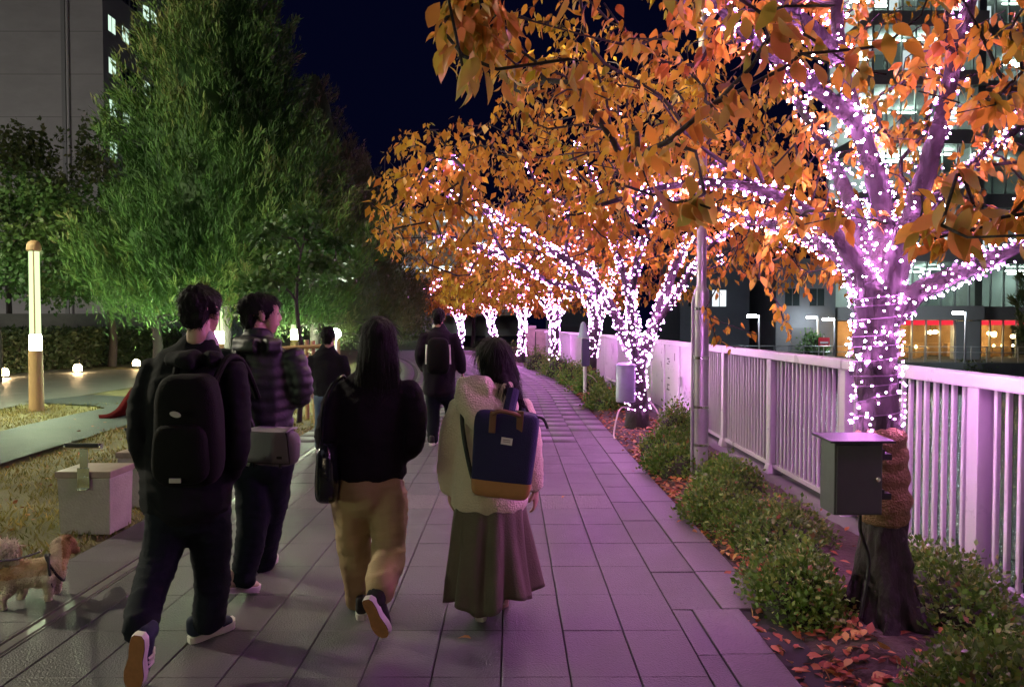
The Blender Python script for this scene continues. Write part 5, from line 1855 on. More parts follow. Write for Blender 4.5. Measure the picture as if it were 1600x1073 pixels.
legR = [(W(325, 770, 3.51), .105, .12), (W(328, 850, 3.58), .095, .105), (W(332, 895, 3.60), .085, .09), (W(329, 940, 3.58), .078, .084), (W(325, 974, 3.58), .076, .086)]
legL = [(W(268, 770, 3.49), .105, .12), (W(258, 840, 3.46), .098, .105), (W(246, 885, 3.40), .088, .09), (W(228, 945, 3.25), .075, .08), (W(217, 985, 3.13), .068, .075)]
man1, T = person("young man in black jacket and trousers striding on, black backpack on his back", (W(295, 1000, 3.5).x, 3.5, 0), W(314, 487, 3.5), torso, [armL, armR], [legR, legL], [(W(318, 984, 3.57), W(330, 996, 3.6)), (W(217, 990, 3.12), W(210, 1040, 3.1))],
                 black_cloth, navy_cloth, folds(.012, 6, 8), folds(.012, 8, 9, 3), pelvis=pelvis, yaw=rad(-8), hair=short_hair, hair_disp=tuft(.012), hands=[hand_chains(W(262, 752, 3.76), (.3, .8, -.3), (-.6, 0, .6), 1, .7), hand_chains(W(342, 754, 3.78), (-.3, .8, -.3), (.6, 0, .6), 1, .7, -1)])
obj("collar", blob("collar", [[(W(315, 541, 3.495), .078, .07), (W(317, 527, 3.505), .068, .064)]], .01, 1, folds(.006, 20, 20), shirt_m), man1)
obj("hood", blob("hood", [[(W(270, 560, 3.4), .05, .04), (W(305, 562, 3.36), .075, .045), (W(340, 560, 3.4), .05, .04)]], .012, 3, folds(.01, 12, 12), black_cloth), man1)
shoe(man1, Vector((W(299, 1003, 3.56).x, 3.53, .0)), Vector((W(364, 985, 3.7).x, 3.72, .012)), (0, 0, 1), shoe_navy, sole_white, sole_white, .05, sole_white)
shoe(man1, W(216, 992, 3.03), W(206, 1078, 3.10), (.1, .95, .25), shoe_navy, sole_white, sole_brown, .05, sole_white)


def soft_box(name, c, size, m, rot=0., taper=0., puff=.25, n=8, amp=.006, seed=0., tilt=0., e=4.0):
    """stuffed bag shape: rounded, bulging, a little uneven"""
    sx, sy, sz = [q / 2 for q in size]
    bm = bmesh.new()
    bmesh.ops.create_cube(bm, size=2)
    bmesh.ops.subdivide_edges(bm, edges=list(bm.edges), cuts=n, use_grid_fill=True)
    Rz = Matrix.Rotation(rot, 4, 'Z') @ Matrix.Rotation(tilt, 4, 'Y')
    for v in bm.verts:
        x, y, z = v.co
        l = (abs(x) ** e + abs(y) ** e + abs(z) ** e) ** (1 / e)
        x, y, z = x / l, y / l, z / l
        b = 1 + puff * (1 - x * x) * (1 - z * z) * .6
        tp = 1 - taper * (z * .5 + .5)
        p = Vector((x * sx * tp, y * sy * b, z * sz))
        p = Rz @ p
        d = amp * noise.noise((p.x * 9 + seed, p.y * 9, p.z * 9)) + amp * .5 * noise.noise((p.x * 22 + seed, p.y * 22, p.z * 22))
        v.co = p * (1 + d * 3) + Vector(c)
    me = bpy.data.meshes.new(name)
    bm.to_mesh(me); bm.free()
    me.polygons.foreach_set("use_smooth", [True] * len(me.polygons))
    me.materials.append(m)
    return me


bag_black = mat("black_nylon_bag", (.004, .0035, .004), .85, bump=.3, bscale=200, spec=.15)
refl = mat("reflective_patch", (.5, .45, .45), .35, metal=.3)
c = W(296, 672, 3.24)
root = thing("backpack", "black backpack with small pale patches on the man in black", "backpack", c, "bags carried by the walkers")
obj("bag", soft_box("bag", c, (.30, .17, .50), bag_black, 0, .12, .3, 8, .01, 1.), root)
obj("front_pocket", soft_box("front_pocket", c + Vector((0, -.085, -.09)), (.24, .09, .26), bag_black, 0, .05, .3, 7, .01, 5.), root)
pt = obj("logo_patch", MB().lathe((0, 0, 0), [(.024, 0), (.024, .004)], 20).mesh("logo_patch", refl), root, loc=c + Vector((-.005, -.122, .085)))
pt.scale = (1, .5, 1); pt.rotation_euler = (rad(90), rad(15), 0)
box_obj("reflector", root, refl, c.x - .03, c.x + .02, c.y - .137, c.y - .131, c.z - .205, c.z - .185, bevel=.002)
box_obj("zip_pull", root, M["steel"], c.x - .10, c.x - .092, c.y - .10, c.y - .096, c.z - .01, c.z + .012)
for s in (-1, 1):
    obj("strap", MB().tube(catmull([c + Vector((s * .09, .05, .2)), c + Vector((s * .11, .16, .31)), c + Vector((s * .13, .30, .28)), c + Vector((s * .16, .42, .1))], 5), .016, 8).mesh("strap", bag_black, smooth=True), root)

# ---- man in a quilted jacket, his face turned to the side
def quilt(v):
    ph = (v.z + .03 * noise.noise((v.x * 4, v.y * 4, v.z * 2))) / .062
    return .010 * abs(math.sin(ph * math.pi)) - .008 + .006 * noise.noise((v.x * 14, v.y * 14, v.z * 22))


torso = [(W(408, 694, 4.30), .185, .15), (W(408, 650, 4.30), .19, .15), (W(406, 600, 4.30), .195, .14), (W(404, 560, 4.3), .19, .12), (W(402, 536, 4.3), .12, .095), (W(402, 520, 4.3), .085, .08)]
armR = [(W(458, 556, 4.3), .070, .075), (W(470, 590, 4.27), .066, .072), (W(471, 618, 4.30), .060, .064), (W(462, 622, 4.45), .054, .056), (W(452, 612, 4.58), .05, .05)]
armL = [(W(355, 556, 4.3), .075, .08), (W(346, 610, 4.28), .072, .076), (W(352, 665, 4.32), .062, .066), (W(372, 690, 4.5), .05, .052)]
pelvis = [(W(410, 670, 4.3), .16, .13), (W(412, 715, 4.3), .17, .14), (W(413, 735, 4.3), .13, .12)]
legF = [(W(432, 705, 4.31), .105, .12), (W(428, 770, 4.38), .098, .11), (W(420, 815, 4.44), .088, .095), (W(414, 862, 4.56), .072, .08), (W(412, 882, 4.62), .066, .075)]
legB = [(W(390, 705, 4.29), .105, .12), (W(394, 770, 4.28), .10, .11), (W(396, 820, 4.24), .09, .095), (W(384, 880, 4.17), .072, .08), (W(379, 908, 4.14), .068, .076)]
man2, T2 = person("man in black quilted jacket looking sideways, grey shoulder bag at his hip", (W(405, 930, 4.3).x, 4.3, 0), W(407, 492, 4.3), torso, [armL, armR], [legF, legB], [(W(412, 884, 4.62), W(420, 890, 4.7)), (W(378, 912, 4.14), W(390, 928, 4.18))],
                  puffer_m, navy_cloth, quilt, folds(.012, 8, 9, 7), pelvis=pelvis, yaw=rad(-62), hair=short_hair, hair_disp=tuft(.010), top_extra=[[(W(372, 538, 4.22), .05, .05), (W(402, 540, 4.18), .09, .055), (W(432, 538, 4.24), .05, .05)]],
                  hands=[hand_chains(W(450, 610, 4.6), (-.2, .9, .2), (.5, 0, .8), 1, .6), hand_chains(W(374, 692, 4.52), (.3, .8, -.5), (-.6, 0, .6), 1, .6, -1)])
shoe(man2, Vector((W(355, 921, 4.12).x, 4.06, .052)), Vector((W(401, 937, 4.18).x, 4.22, .0)), (-.22, -.1, 1), shoe_cream, sole_white, sole_white, .047)
shoe(man2, Vector((W(399, 893, 4.58).x, 4.55, .0)), Vector((W(430, 880, 4.74).x, 4.76, .01)), (0, 0, 1), shoe_dark, sole_white, sole_white, .047)
c = W(429, 699, 4.06)
bagp = mat("grey_melange", (.21, .18, .21), .8, bump=.4, bscale=260)
root = thing("shoulder_bag", "grey flap shoulder bag with black trim on the quilted-jacket man", "shoulder bag", c, "bags carried by the walkers")
obj("bag", soft_box("bag", c, (.275, .12, .20), bagp, rad(-14), -.06, .3, 8, .006, 2.), root)
Rz = Matrix.Rotation(rad(-14), 4, 'Z')
fl = MB()
fp = []
for i in range(9):
    t = i / 8
    z = .105 - .17 * max(0, t - .22) / .78 if t > .22 else .105
    y = .05 - .13 * min(1, t / .22)
    fp.append((y, z, .118 + .024 * t))
V = []
for y, z, hw in fp:
    for q in range(7):
        x = -hw + 2 * hw * q / 6
        V.append(c + Rz @ Vector((x, y - .006 - .016 * (1 - (2 * q / 6 - 1) ** 2) * (1 if z < .1 else .2), z)))
F = [(i * 7 + k, i * 7 + k + 1, i * 7 + 8 + k, i * 7 + 7 + k) for i in range(8) for k in range(6)]
fl.add(V, F)
me = fl.mesh("flap", bagp, smooth=True)
o = obj("flap", me, root)
o.modifiers.new("thick", 'SOLIDIFY').thickness = .006
edge = [V[i * 7] for i in range(2, 9)] + [V[8 * 7 + k] for k in range(1, 7)] + [V[i * 7 + 6] for i in range(7, 1, -1)]
obj("trim", MB().tube(edge, .0065, 6).mesh("trim", M["dark"], smooth=True), root)
for x in (-.075, .085):
    obj("buckle_strap", MB().tube([c + Rz @ Vector((x, -.088, -.05)), c + Rz @ Vector((x, -.082, -.095))], .009, 6).mesh("buckle_strap", M["dark"]), root)
obj("logo", MB().box(-.02, .02, -.002, .002, -.007, .007).mesh("logo", M["dark"], bevel=.0015), root, loc=c + Rz @ Vector((.085, -.101, -.035))).rotation_euler = (0, 0, rad(-14))
tagm = mat("pale_tag", (.48, .55, .44), .5)
o = obj("hang_tag", MB().box(-.022, .022, -.002, .002, -.04, .04).mesh("hang_tag", tagm, bevel=.001), root, loc=W(386, 716, 4.02)); o.rotation_euler = (0, rad(18), rad(20))
obj("strap", MB().tube(catmull([c + Vector((-.13, .06, .07)), W(372, 600, 4.12), W(372, 545, 4.2), W(400, 528, 4.42)], 5), .017, 8).mesh("strap", M["dark"], smooth=True), root)

# ---- long-haired woman in a dark jacket and khaki trousers
torso = [(W(578, 738, 3.85), .192, .155), (W(579, 690, 3.85), .188, .15), (W(582, 640, 3.85), .195, .14), (W(586, 604, 3.85), .178, .118), (W(589, 584, 3.85), .11, .09), (W(590, 566, 3.85), .08, .075)]
armL = [(W(533, 609, 3.86), .062, .07), (W(516, 645, 3.8), .060, .066), (W(508, 683, 3.77), .054, .06), (W(524, 702, 3.92), .055, .056), (W(540, 700, 4.05), .048, .048)]
armR = [(W(637, 607, 3.86), .062, .07), (W(648, 645, 3.8), .060, .066), (W(647, 688, 3.77), .055, .062), (W(634, 706, 3.92), .055, .056), (W(618, 702, 4.06), .048, .048)]
pelvis = [(W(577, 725, 3.85), .165, .135), (W(577, 765, 3.85), .195, .16), (W(577, 785, 3.85), .17, .14)]
legL = [(W(549, 770, 3.86), .11, .125), (W(552, 830, 3.88), .095, .108), (W(556, 870, 3.9), .085, .10), (W(562, 925, 3.93), .075, .09), (W(563, 940, 3.93), .072, .09)]
legR = [(W(604, 770, 3.84), .112, .125), (W(608, 830, 3.82), .098, .108), (W(607, 862, 3.78), .088, .10), (W(599, 905, 3.62), .082, .09), (W(594, 921, 3.56), .074, .085)]


def long_hair(T, rgt, k):
    D = lambda c: dict(c=c, right=rgt)
    return [D([(T(0, -.088, .02), .058 * k, .062 * k), (T(0, -.05, .038), .082 * k, .084 * k), (T(0, .015, .042), .085 * k, .087 * k), (T(0, .06, .052), .07 * k, .06 * k)]),
            D([(T(0, -.03, .06), .088 * k, .085 * k), (T(0, -.04, -.03), .098 * k, .082 * k), (T(0, -.055, -.12), .108 * k, .068 * k), (T(0, -.07, -.20), .115 * k, .05 * k), (T(0, -.085, -.255), .10 * k, .03 * k)])]


w1, T3 = person("long-haired woman in dark jacket and khaki trousers, one foot lifted showing its sole", (W(580, 975, 3.85).x, 3.85, 0), W(592, 531, 3.85), torso, [armL, armR], [legL, legR], [(W(563, 945, 3.93), W(564, 958, 3.99)), (W(590, 924, 3.54), W(592, 960, 3.55))],
                wool_dark, khaki, folds(.011, 7, 9, 2), folds(.014, 6, 9, 5), pelvis=pelvis, yaw=rad(5), hair=long_hair, hair_disp=strands(.004),
                hands=[hand_chains(W(542, 700, 4.07), (.4, .8, -.1), (-.5, 0, .8), .92, .7), hand_chains(W(616, 702, 4.08), (-.4, .8, -.1), (.5, 0, .8), .92, .7, -1)])
obj("sock", blob("sock", [[(W(594, 916, 3.56), .048, .05), (W(588, 940, 3.53), .044, .048)]], .009, 1, None, shoe_dark), w1)
shoe(w1, W(572, 936, 3.47), W(600, 996, 3.55), (.30, .92, .28), shoe_dark, sole_white, sole_brown, .05)
shoe(w1, Vector((W(565, 978, 3.8).x, 3.80, 0)), Vector((W(566, 950, 4.04).x, 4.04, .0)), (0, 0, 1), shoe_dark, sole_white, sole_white, .044)
c = W(512, 736, 3.70)
patent = mat("black_patent_leather", (.008, .010, .011), .18, bump=.25, bscale=14)
root = thing("handbag", "glossy black handbag hanging at the long-haired woman's side", "handbag", c, "bags carried by the walkers")
obj("bag", soft_box("bag", c, (.12, .27, .30), patent, rad(8), .25, .25, 8, .03, 3.), root)
obj("strap", MB().tube(catmull([c + Vector((-.01, -.08, .13)), c + Vector((.0, -.03, .36)), c + Vector((.05, .12, .47)), c + Vector((.05, .25, .35)), c + Vector((.0, .1, .13))], 5), .011, 8).mesh("strap", patent, smooth=True), root)

# ---- girl in a fleece coat and long skirt with a two-tone backpack
torso = [(W(766, 786, 3.8), .202, .165), (W(766, 735, 3.8), .198, .16), (W(768, 680, 3.8), .19, .15), (W(769, 638, 3.8), .17, .125), (W(770, 613, 3.8), .12, .10), (W(770, 598, 3.8), .085, .08)]
armL = [(W(722, 634, 3.81), .068, .075), (W(707, 680, 3.8), .066, .072), (W(702, 730, 3.82), .062, .066), (W(703, 762, 3.86), .055, .06)]
armR = [(W(814, 634, 3.81), .066, .075), (W(826, 680, 3.82), .062, .07), (W(832, 730, 3.84), .056, .062), (W(834, 758, 3.87), .05, .056)]
hood = [dict(c=[(W(726, 600, 3.74), .045, .05), (W(738, 625, 3.66), .085, .06), (W(758, 648, 3.61), .105, .06), (W(778, 652, 3.61), .08, .055), (W(800, 632, 3.66), .05, .05)]), dict(c=[(W(735, 602, 3.72), .05, .05), (W(765, 607, 3.68), .09, .055), (W(800, 608, 3.74), .05, .05)])]
legL = [(W(755, 785, 3.8), .10, .11), (W(752, 870, 3.84), .07, .08), (W(752, 948, 3.86), .05, .055)]
legR = [(W(778, 785, 3.8), .10, .11), (W(782, 870, 3.9), .07, .08), (W(784, 925, 3.98), .05, .055)]


def girl_hair(T, rgt, k):
    D = lambda c: dict(c=c, right=rgt)
    return [D([(T(0, -.088, .02), .060 * k, .065 * k), (T(0, -.05, .038), .084 * k, .086 * k), (T(0, .015, .042), .086 * k, .088 * k), (T(0, .06, .052), .07 * k, .06 * k)]),
            D([(T(.0, -.03, .05), .088 * k, .085 * k), (T(.015, -.045, -.04), .098 * k, .082 * k), (T(.035, -.055, -.11), .095 * k, .07 * k), (T(.06, -.05, -.17), .075 * k, .05 * k)]),
            dict(c=[(W(795, 585, 3.74), .03, .04), (W(806, 612, 3.70), .026, .03), (W(818, 634, 3.68), .012, .014), (W(829, 646, 3.67), .006, .006)]),
            dict(c=[(W(785, 590, 3.7), .03, .03), (W(792, 612, 3.64), .02, .02), (W(797, 622, 3.63), .007, .008)])]


girl, T4 = person("girl in beige fleece coat and long brown skirt, two-tone backpack on her back", (W(768, 970, 3.8).x, 3.8, 0), W(769, 563, 3.8), torso, [armL, armR], [], [], fleece, skirt_m, folds(.010, 6, 10, 9), None,
                  pelvis=[(W(766, 740, 3.8), .16, .13), (W(766, 800, 3.8), .17, .14)], yaw=rad(24), pitch=rad(-4), hair=girl_hair, hair_disp=strands(.0035), top_extra=hood, top_name="coat", head_k=.97,
                  hands=[hand_chains(W(703, 764, 3.87), (.05, .15, -1), (-.9, -.3, 0), .9, .55), hand_chains(W(836, 762, 3.88), (.05, .1, -1), (.9, -.3, 0), .9, .55, -1), [legL, legR, [(W(752, 940, 3.86), .04, .045), (W(752, 960, 3.9), .035, .03)], [(W(784, 930, 3.98), .04, .045), (W(785, 950, 4.02), .035, .03)]]])
# skirt: gored cone with deep moving folds
V = []; F = []
nr, na = 22, 96
for i in range(nr):
    t = i / (nr - 1)
    cz = W(766, 772, 3.8).lerp(W(760, 930, 3.8), t)
    for k in range(na):
        a = 2 * math.pi * k / na
        fold = (.5 * math.sin(9 * a + 1.4 * t + .6) + .35 * math.sin(14 * a + 2.1) + .5 * noise.noise((math.cos(a) * 2.2, math.sin(a) * 2.2, t * 1.1))) * .05 * t ** .8
        rx = .168 + .052 * t ** .9 + fold + .03 * t * max(0, math.cos(a)) * t
        ry = .14 + .07 * t + fold
        dz = .022 * math.sin(5 * a + .7) * t + .02 * math.sin(2 * a + 2.) * t + (.03 * max(0, math.cos(a + .3)) - .05 * max(0, -math.cos(a)) * 0) * t
        V.append((cz.x + rx * math.cos(a) + .015 * t * t, cz.y + ry * math.sin(a), cz.z + dz * t))
    if i:
        b = (i - 1) * na
        for k in range(na): F.append((b + k, b + (k + 1) % na, b + na + (k + 1) % na, b + na + k))
o = obj("skirt", np_mesh("skirt", np.array(V), np.array(F), skirt_m, smooth=True), girl)
md = o.modifiers.new("thick", 'SOLIDIFY'); md.thickness = .006
obj("sock", blob("sock", [[(W(752, 940, 3.85), .044, .048), (W(752, 956, 3.86), .043, .05)]], .009, 1, None, M["dark"]), girl)
shoe(girl, Vector((W(751, 975, 3.79).x, 3.78, 0)), Vector((W(754, 950, 4.0).x, 4.0, 0)), (0, 0, 1), shoe_cream, sole_white, sole_white, .043)
shoe(girl, Vector((W(783, 955, 3.98).x, 3.95, .03)), Vector((W(788, 945, 4.16).x, 4.17, 0)), (0, -.1, 1), shoe_dark, sole_white, sole_white, .043)
c = W(788, 705, 3.57)
navy_bag = mat("navy_canvas", (.012, .010, .060), .8, bump=.4, bscale=240)
tan_l = mat("tan_leather", (.40, .19, .065), .55, var=.15, vscale=10)
brown_l = mat("brown_leather", (.16, .07, .035), .5)
root = thing("backpack", "navy tote backpack with tan base and white label on the girl's back", "backpack", c, "bags carried by the walkers")
tl = rad(5)
def tote(name, grow_, keep, m):
    me = soft_box(name, (0, 0, 0), (.282 + grow_, .135 + grow_, .42 + grow_ * .3), m, 0, -.13, .22, 13, .004, 4., 0., 9.0)
    bm = bmesh.new(); bm.from_mesh(me)
    bmesh.ops.bisect_plane(bm, geom=list(bm.verts) + list(bm.edges) + list(bm.faces), plane_co=(0, 0, keep[0]), plane_no=(0, 0, 1), clear_inner=keep[1] > 0, clear_outer=keep[1] < 0)
    bm.to_mesh(me); bm.free()
    o = obj(name, me, root, loc=c + Vector((0, .01, -.012)))
    o.rotation_euler = (0, tl, rad(-6))
    return o


tote("bag", 0., (-.15, 1), navy_bag)
tote("base", .004, (-.125, -1), tan_l)
lb = obj("label", MB().box(-.027, .027, -.002, .002, -.017, .017).mesh("label", mat("white_label", (.75, .66, .66), .6), bevel=.001), root, loc=c + Vector((.012, -.078, .062)))
lb.rotation_euler = (0, rad(8), rad(-6))
for q, zz in enumerate((.006, -.003)):
    t_ = obj("label_print", MB().box(-.017, .017, -.0005, .0005, -.0018, .0018).mesh("label_print", mat("label_ink", (.35, .25, .28), .7)), root, loc=c + Vector((.012, -.0808, .062 + zz)))
    t_.rotation_euler = (0, rad(8), rad(-6))
for x in (-.055, .075):
    s = obj("handle_tab", MB().box(-.016, .016, -.004, .004, -.055, .05).mesh("handle_tab", brown_l, bevel=.003), root, loc=c + Vector((x, -.066, .155)))
    s.rotation_euler = (0, rad(4), rad(-6))
obj("handle", MB().tube(catmull([c + Vector((-.055, -.066, .19)), c + Vector((-.02, -.075, .205)), c + Vector((.04, -.075, .195)), c + Vector((.075, -.066, .18))], 4), .011, 8).mesh("handle", brown_l, smooth=True), root)
obj("flap_strap", MB().tube([c + Vector((.02, -.03, .19)), c + Vector((.045, .02, .30))], .03, 8).mesh("flap_strap", navy_bag, smooth=True), root)
obj("zip_pull", MB().tube(catmull([c + Vector((.155, -.01, .17)), c + Vector((.19, -.02, .16)), c + Vector((.21, -.02, .115))], 4), .007, 6).mesh("zip_pull", M["dark"], smooth=True), root)
obj("strap", MB().tube(catmull([c + Vector((-.14, .02, -.12)), W(738, 745, 3.63), W(726, 690, 3.66), W(722, 645, 3.70), W(730, 615, 3.78)], 5), .011, 8).mesh("strap", M["dark"], smooth=True), root)
obj("strap", MB().tube(catmull([c + Vector((.10, .05, .17)), W(815, 632, 3.72), W(812, 612, 3.80)], 5), .014, 8).mesh("strap", navy_bag, smooth=True), root)

# ---- man far ahead in a dark coat with a backpack
dd = 9.4
torso = [(W(686, 612, dd), .215, .16), (W(686, 575, dd), .205, .15), (W(686, 545, dd), .20, .14), (W(686, 524, dd), .175, .115), (W(686, 513, dd), .09, .08), (W(686, 508, dd), .07, .07)]
armL = [(W(663, 526, dd), .075, .08), (W(656, 550, dd - .05), .07, .075), (W(660, 572, dd + .1), .06, .06), (W(670, 578, dd + .3), .05, .05)]
armR = [(W(709, 526, dd), .075, .08), (W(718, 552, dd), .068, .07), (W(722, 580, dd + .05), .055, .06)]
pelvis = [(W(686, 600, dd), .16, .13), (W(686, 618, dd), .16, .13)]
legL = [(W(676, 610, dd), .10, .12), (W(677, 650, dd + .03), .085, .09), (W(676, 688, dd), .07, .08)]
legR = [(W(698, 610, dd), .10, .12), (W(704, 640, dd + .1), .085, .09), (W(706, 662, dd - .12), .065, .07), (W(706, 672, dd - .2), .06, .065)]
fm, T5 = person("man in long dark coat far ahead on the path, seen from behind", (W(686, 695, dd).x, dd, 0), W(685, 497, dd), torso, [armL, armR], [legL, legR], [(W(676, 690, dd), W(677, 693, dd + .1)), (W(706, 674, dd - .2), W(706, 682, dd - .2))], wool_dark, navy_cloth, folds(.012), folds(.01), pelvis=pelvis, hair=short_hair, hair_disp=tuft(.01), vox=.02, bvox=.013, top_name="coat",
                hands=[hand_chains(W(670, 578, dd + .32), (.3, .8, -.2), (-.5, 0, .8), 1, .6), hand_chains(W(723, 582, dd + .06), (0, .2, -1), (1, 0, 0), 1, .5)])
obj("collar", blob("collar", [[(W(685, 511, dd), .08, .07), (W(685, 508, dd), .074, .066)]], .012, 1, None, mat("white_collar", (.7, .68, .68), .7)), fm)
shoe(fm, Vector((W(675, 697, dd).x, dd - .12, 0)), Vector((W(678, 690, dd).x, dd + .16, 0)), (0, 0, 1), shoe_dark, sole_white, None, .05)
shoe(fm, W(706, 674, dd - .28), W(706, 694, dd - .2), (0, .95, .2), shoe_dark, shoe_dark, None, .05)
c = W(685, 556, dd - .22)
root = thing("backpack", "dark backpack on the man in the long coat far ahead", "backpack", c, "bags carried by the walkers")
obj("bag", soft_box("bag", c, (.30, .16, .46), bag_black, 0, .1, .3, 6, .01, 9.), root)
for s in (-1, 1):
    obj("strap", MB().tube([c + Vector((s * .14, -.03, .14)), c + Vector((s * .15, -.03, -.1))], .012, 6).mesh("strap", refl), root)

# ---- person farther off by the stakes, coat and jeans
dd = 8.9
jeans = mat("blue_denim", (.05, .085, .14), .85, var=.15, vscale=8)
torso = [(W(513, 612, dd), .20, .15), (W(512, 580, dd), .195, .14), (W(511, 558, dd), .18, .12), (W(512, 544, dd), .09, .08), (W(513, 538, dd), .07, .07)]
armL = [(W(489, 560, dd), .07, .075), (W(483, 582, dd), .066, .07), (W(486, 606, dd + .1), .055, .06)]
armR = [(W(534, 560, dd), .07, .075), (W(540, 582, dd), .066, .07), (W(538, 606, dd + .1), .055, .06)]
pelvis = [(W(513, 605, dd), .15, .12), (W(513, 625, dd), .16, .13)]
legL = [(W(503, 618, dd), .10, .11), (W(502, 660, dd + .03), .08, .09), (W(500, 698, dd), .065, .075)]
legR = [(W(522, 618, dd), .10, .11), (W(524, 655, dd + .1), .08, .085), (W(526, 690, dd - .15), .06, .065)]
p6, _ = person("person in dark coat and blue jeans by the wooden stakes, mostly hidden", (W(513, 705, dd).x, dd, 0), W(513, 527, dd), torso, [armL, armR], [legL, legR], [(W(500, 700, dd), W(500, 704, dd + .1)), (W(526, 692, dd - .15), W(526, 700, dd - .1))], black_cloth, jeans, folds(.012), folds(.01), pelvis=pelvis, hair=short_hair, hair_disp=tuft(.01), vox=.02, bvox=.013, top_name="coat",
               hands=[hand_chains(W(487, 608, dd + .12), (0, .3, -1), (-1, 0, 0), 1, .5), hand_chains(W(538, 608, dd + .12), (0, .3, -1), (1, 0, 0), 1, .5)])
shoe(p6, Vector((W(500, 705, dd).x, dd - .1, 0)), Vector((W(500, 705, dd).x, dd + .17, 0)), (0, 0, 1), shoe_dark, sole_white, None, .048)
shoe(p6, Vector((W(526, 700, dd).x, dd - .25, .08)), Vector((W(526, 700, dd).x, dd - .02, 0)), (0, .5, 1), shoe_dark, sole_white, None, .048)

# ------------------------------------------------------------------ dog
def fur_mat():
    m = mat("dog_fur", (.40, .26, .15), .9, bump=.6, bscale=90)
    nt = m.node_tree
    a = nt.nodes.new("ShaderNodeAttribute"); a.attribute_name = "rnd"
    r = nt.nodes.new("ShaderNodeValToRGB")
    e = r.color_ramp.elements
    e[0].position = 0; e[0].color = (.22, .09, .035, 1)
    e[1].position = 1; e[1].color = (.78, .70, .58, 1)
    q = e.new(.45); q.color = (.55, .34, .18, 1)
    nt.links.new(a.outputs["Fac"], r.inputs[0])
    nt.links.new(r.outputs[0], nt.nodes["Principled BSDF"].inputs["Base Color"])
    return m


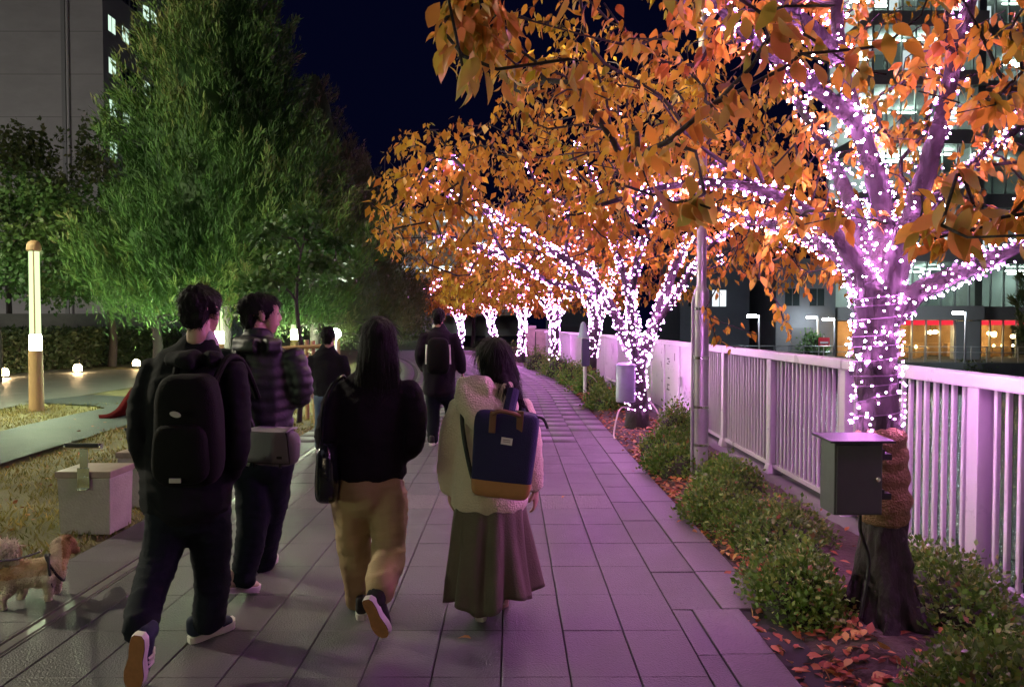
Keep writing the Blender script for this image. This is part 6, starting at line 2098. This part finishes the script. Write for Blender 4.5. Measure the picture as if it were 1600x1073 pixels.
def dog():
    d = 4.12
    root = thing("dog", "small tan dog with curled fluffy tail and harness, head turned away", "dog", (W(50, 940, d).x, d, 0))
    ch = [
        [(W(14, 893, 4.02), .062, .068), (W(40, 895, 4.06), .070, .075), (W(70, 893, 4.1), .074, .085), (W(92, 888, 4.14), .062, .075)],       # trunk, deep chest
        [(W(88, 882, 4.14), .05, .055), (W(94, 866, 4.18), .048, .05), (W(97, 855, 4.22), .05, .05)],                    # neck
        [(W(95, 853, 4.22), .055, .055), (W(103, 850, 4.28), .056, .054), (W(111, 853, 4.33), .036, .036)],                                # skull
        [(W(109, 855, 4.32), .028, .028), (W(117, 858, 4.38), .022, .022), (W(121, 859, 4.41), .016, .016)],              # muzzle
        [(W(93, 848, 4.2), .02, .012), (W(91, 838, 4.19), .012, .008)], [(W(107, 845, 4.24), .02, .012), (W(110, 836, 4.23), .012, .008)],  # ears
        # hind legs: knee forward against the belly, hock pointing back, upright shank
        [(W(12, 900, 4.0), .045, .055), (W(16, 916, 4.0), .038, .045), (W(8, 931, 3.98), .022, .026), (W(4, 936, 3.96), .017, .02), (W(6, 955, 3.96), .016, .018), (W(11, 962, 3.97), .02, .014)],
        [(W(22, 900, 4.1), .042, .05), (W(34, 914, 4.12), .034, .04), (W(36, 926, 4.12), .022, .026), (W(33, 932, 4.11), .017, .02), (W(38, 944, 4.12), .016, .017), (W(45, 946, 4.14), .02, .013)],
        # front legs
        [(W(76, 900, 4.06), .036, .042), (W(78, 915, 4.08), .024, .028), (W(76, 930, 4.08), .018, .02), (W(77, 940, 4.09), .017, .018), (W(82, 943, 4.11), .02, .013)],
        [(W(88, 900, 4.18), .034, .04), (W(90, 914, 4.2), .023, .026), (W(89, 926, 4.2), .017, .02), (W(89, 932, 4.2), .016, .018), (W(93, 936, 4.22), .02, .013)],
        # curled tail over the back
        [(W(4, 884, 4.0), .03, .03), (W(-4, 868, 3.99), .042, .042), (W(4, 857, 4.0), .05, .05), (W(18, 860, 4.02), .046, .046), (W(24, 872, 4.03), .032, .032)],
    ]
    me = blob("body", ch, .008, 2, lambda v: .005 * noise.noise((v.x * 40, v.y * 40, v.z * 25)), fur_mat())
    co = np.zeros(len(me.vertices) * 3, np.float32); me.vertices.foreach_get("co", co); co = co.reshape(-1, 3)
    nr = np.zeros(len(me.vertices) * 3, np.float32); me.vertex_normals.foreach_get("vector", nr); nr = nr.reshape(-1, 3)
    px, py = project(co)
    tone = np.full(len(co), .52)
    tone = np.where(co[:, 2] < .16, .85, tone)
    tone = np.where((px > 96) & (py < 872), .12, tone)
    tone = np.where((px < 30) & (py < 882), .92, tone)
    tone = np.where((px > 74) & (px < 97) & (py < 900), .8, tone)
    tone = np.where((px < 22) & (py > 882) & (py < 905), .35, tone)
    tone = np.clip(tone + np.array([.22 * noise.noise((a * 14, b * 14, c_ * 14)) for a, b, c_ in co.tolist()]), 0, 1)
    at = me.attributes.new("rnd", 'FLOAT', 'POINT'); at.data.foreach_set("value", tone.astype(np.float32))
    obj("body", me, root)
    rng = np.random.default_rng(8)
    idx = rng.integers(0, len(co), 16000)
    D = nr[idx] * .6 + np.array([-.5, -.15, -.45]) + rng.normal(0, .25, (len(idx), 3))
    tail = (px[idx] < 30) & (py[idx] < 882)
    S = np.where(tail, .034, .013) * rng.uniform(.6, 1.3, len(idx))
    obj("fur", leaves_mesh("fur", co[idx] - nr[idx] * .002, D, nr[idx] + rng.normal(0, .2, (len(idx), 3)), S, np.clip(tone[idx] + rng.normal(0, .08, len(idx)), 0, 1), me.materials[0], BLADE_V, BLADE_F, .7), root, kind="stuff")
    hm_ = mat("harness_webbing", (.02, .012, .022), .7)
    cN = W(84, 885, 4.13)
    mb = MB()
    for k, (cx, cy_, cd, ra, rb) in enumerate(((86, 886, 4.135, .075, .088), (80, 892, 4.12, .084, .096))):
        c_ = W(cx, cy_, cd)
        ax = Vector((.85, .45, .1 if k else .55)).normalized()
        u = ax.cross(Vector((0, 0, 1))).normalized(); v = ax.cross(u)
        mb.tube([c_ + u * ra * math.cos(q) + v * rb * math.sin(q) for q in np.linspace(0, 2 * math.pi, 25)], .007, 6, caps=False)
    obj("harness", mb.mesh("harness", hm_, smooth=True), root)
    o = obj("leash", MB().tube(catmull([W(64, 861, 4.1), W(40, 869, 3.95), W(10, 875, 3.7), W(-40, 870, 3.4), W(-160, 790, 3.0)], 5), .0055, 6).mesh("leash", M["dark"], smooth=True))
    tag(o, "thin black leash running from the dog's harness", "leash")
    obj("leash_clip", MB().lathe(W(64, 861, 4.1), [(.004, -.012), (.009, 0), (.004, .012)], 8).mesh("leash_clip", M["steel"]), root)


dog()
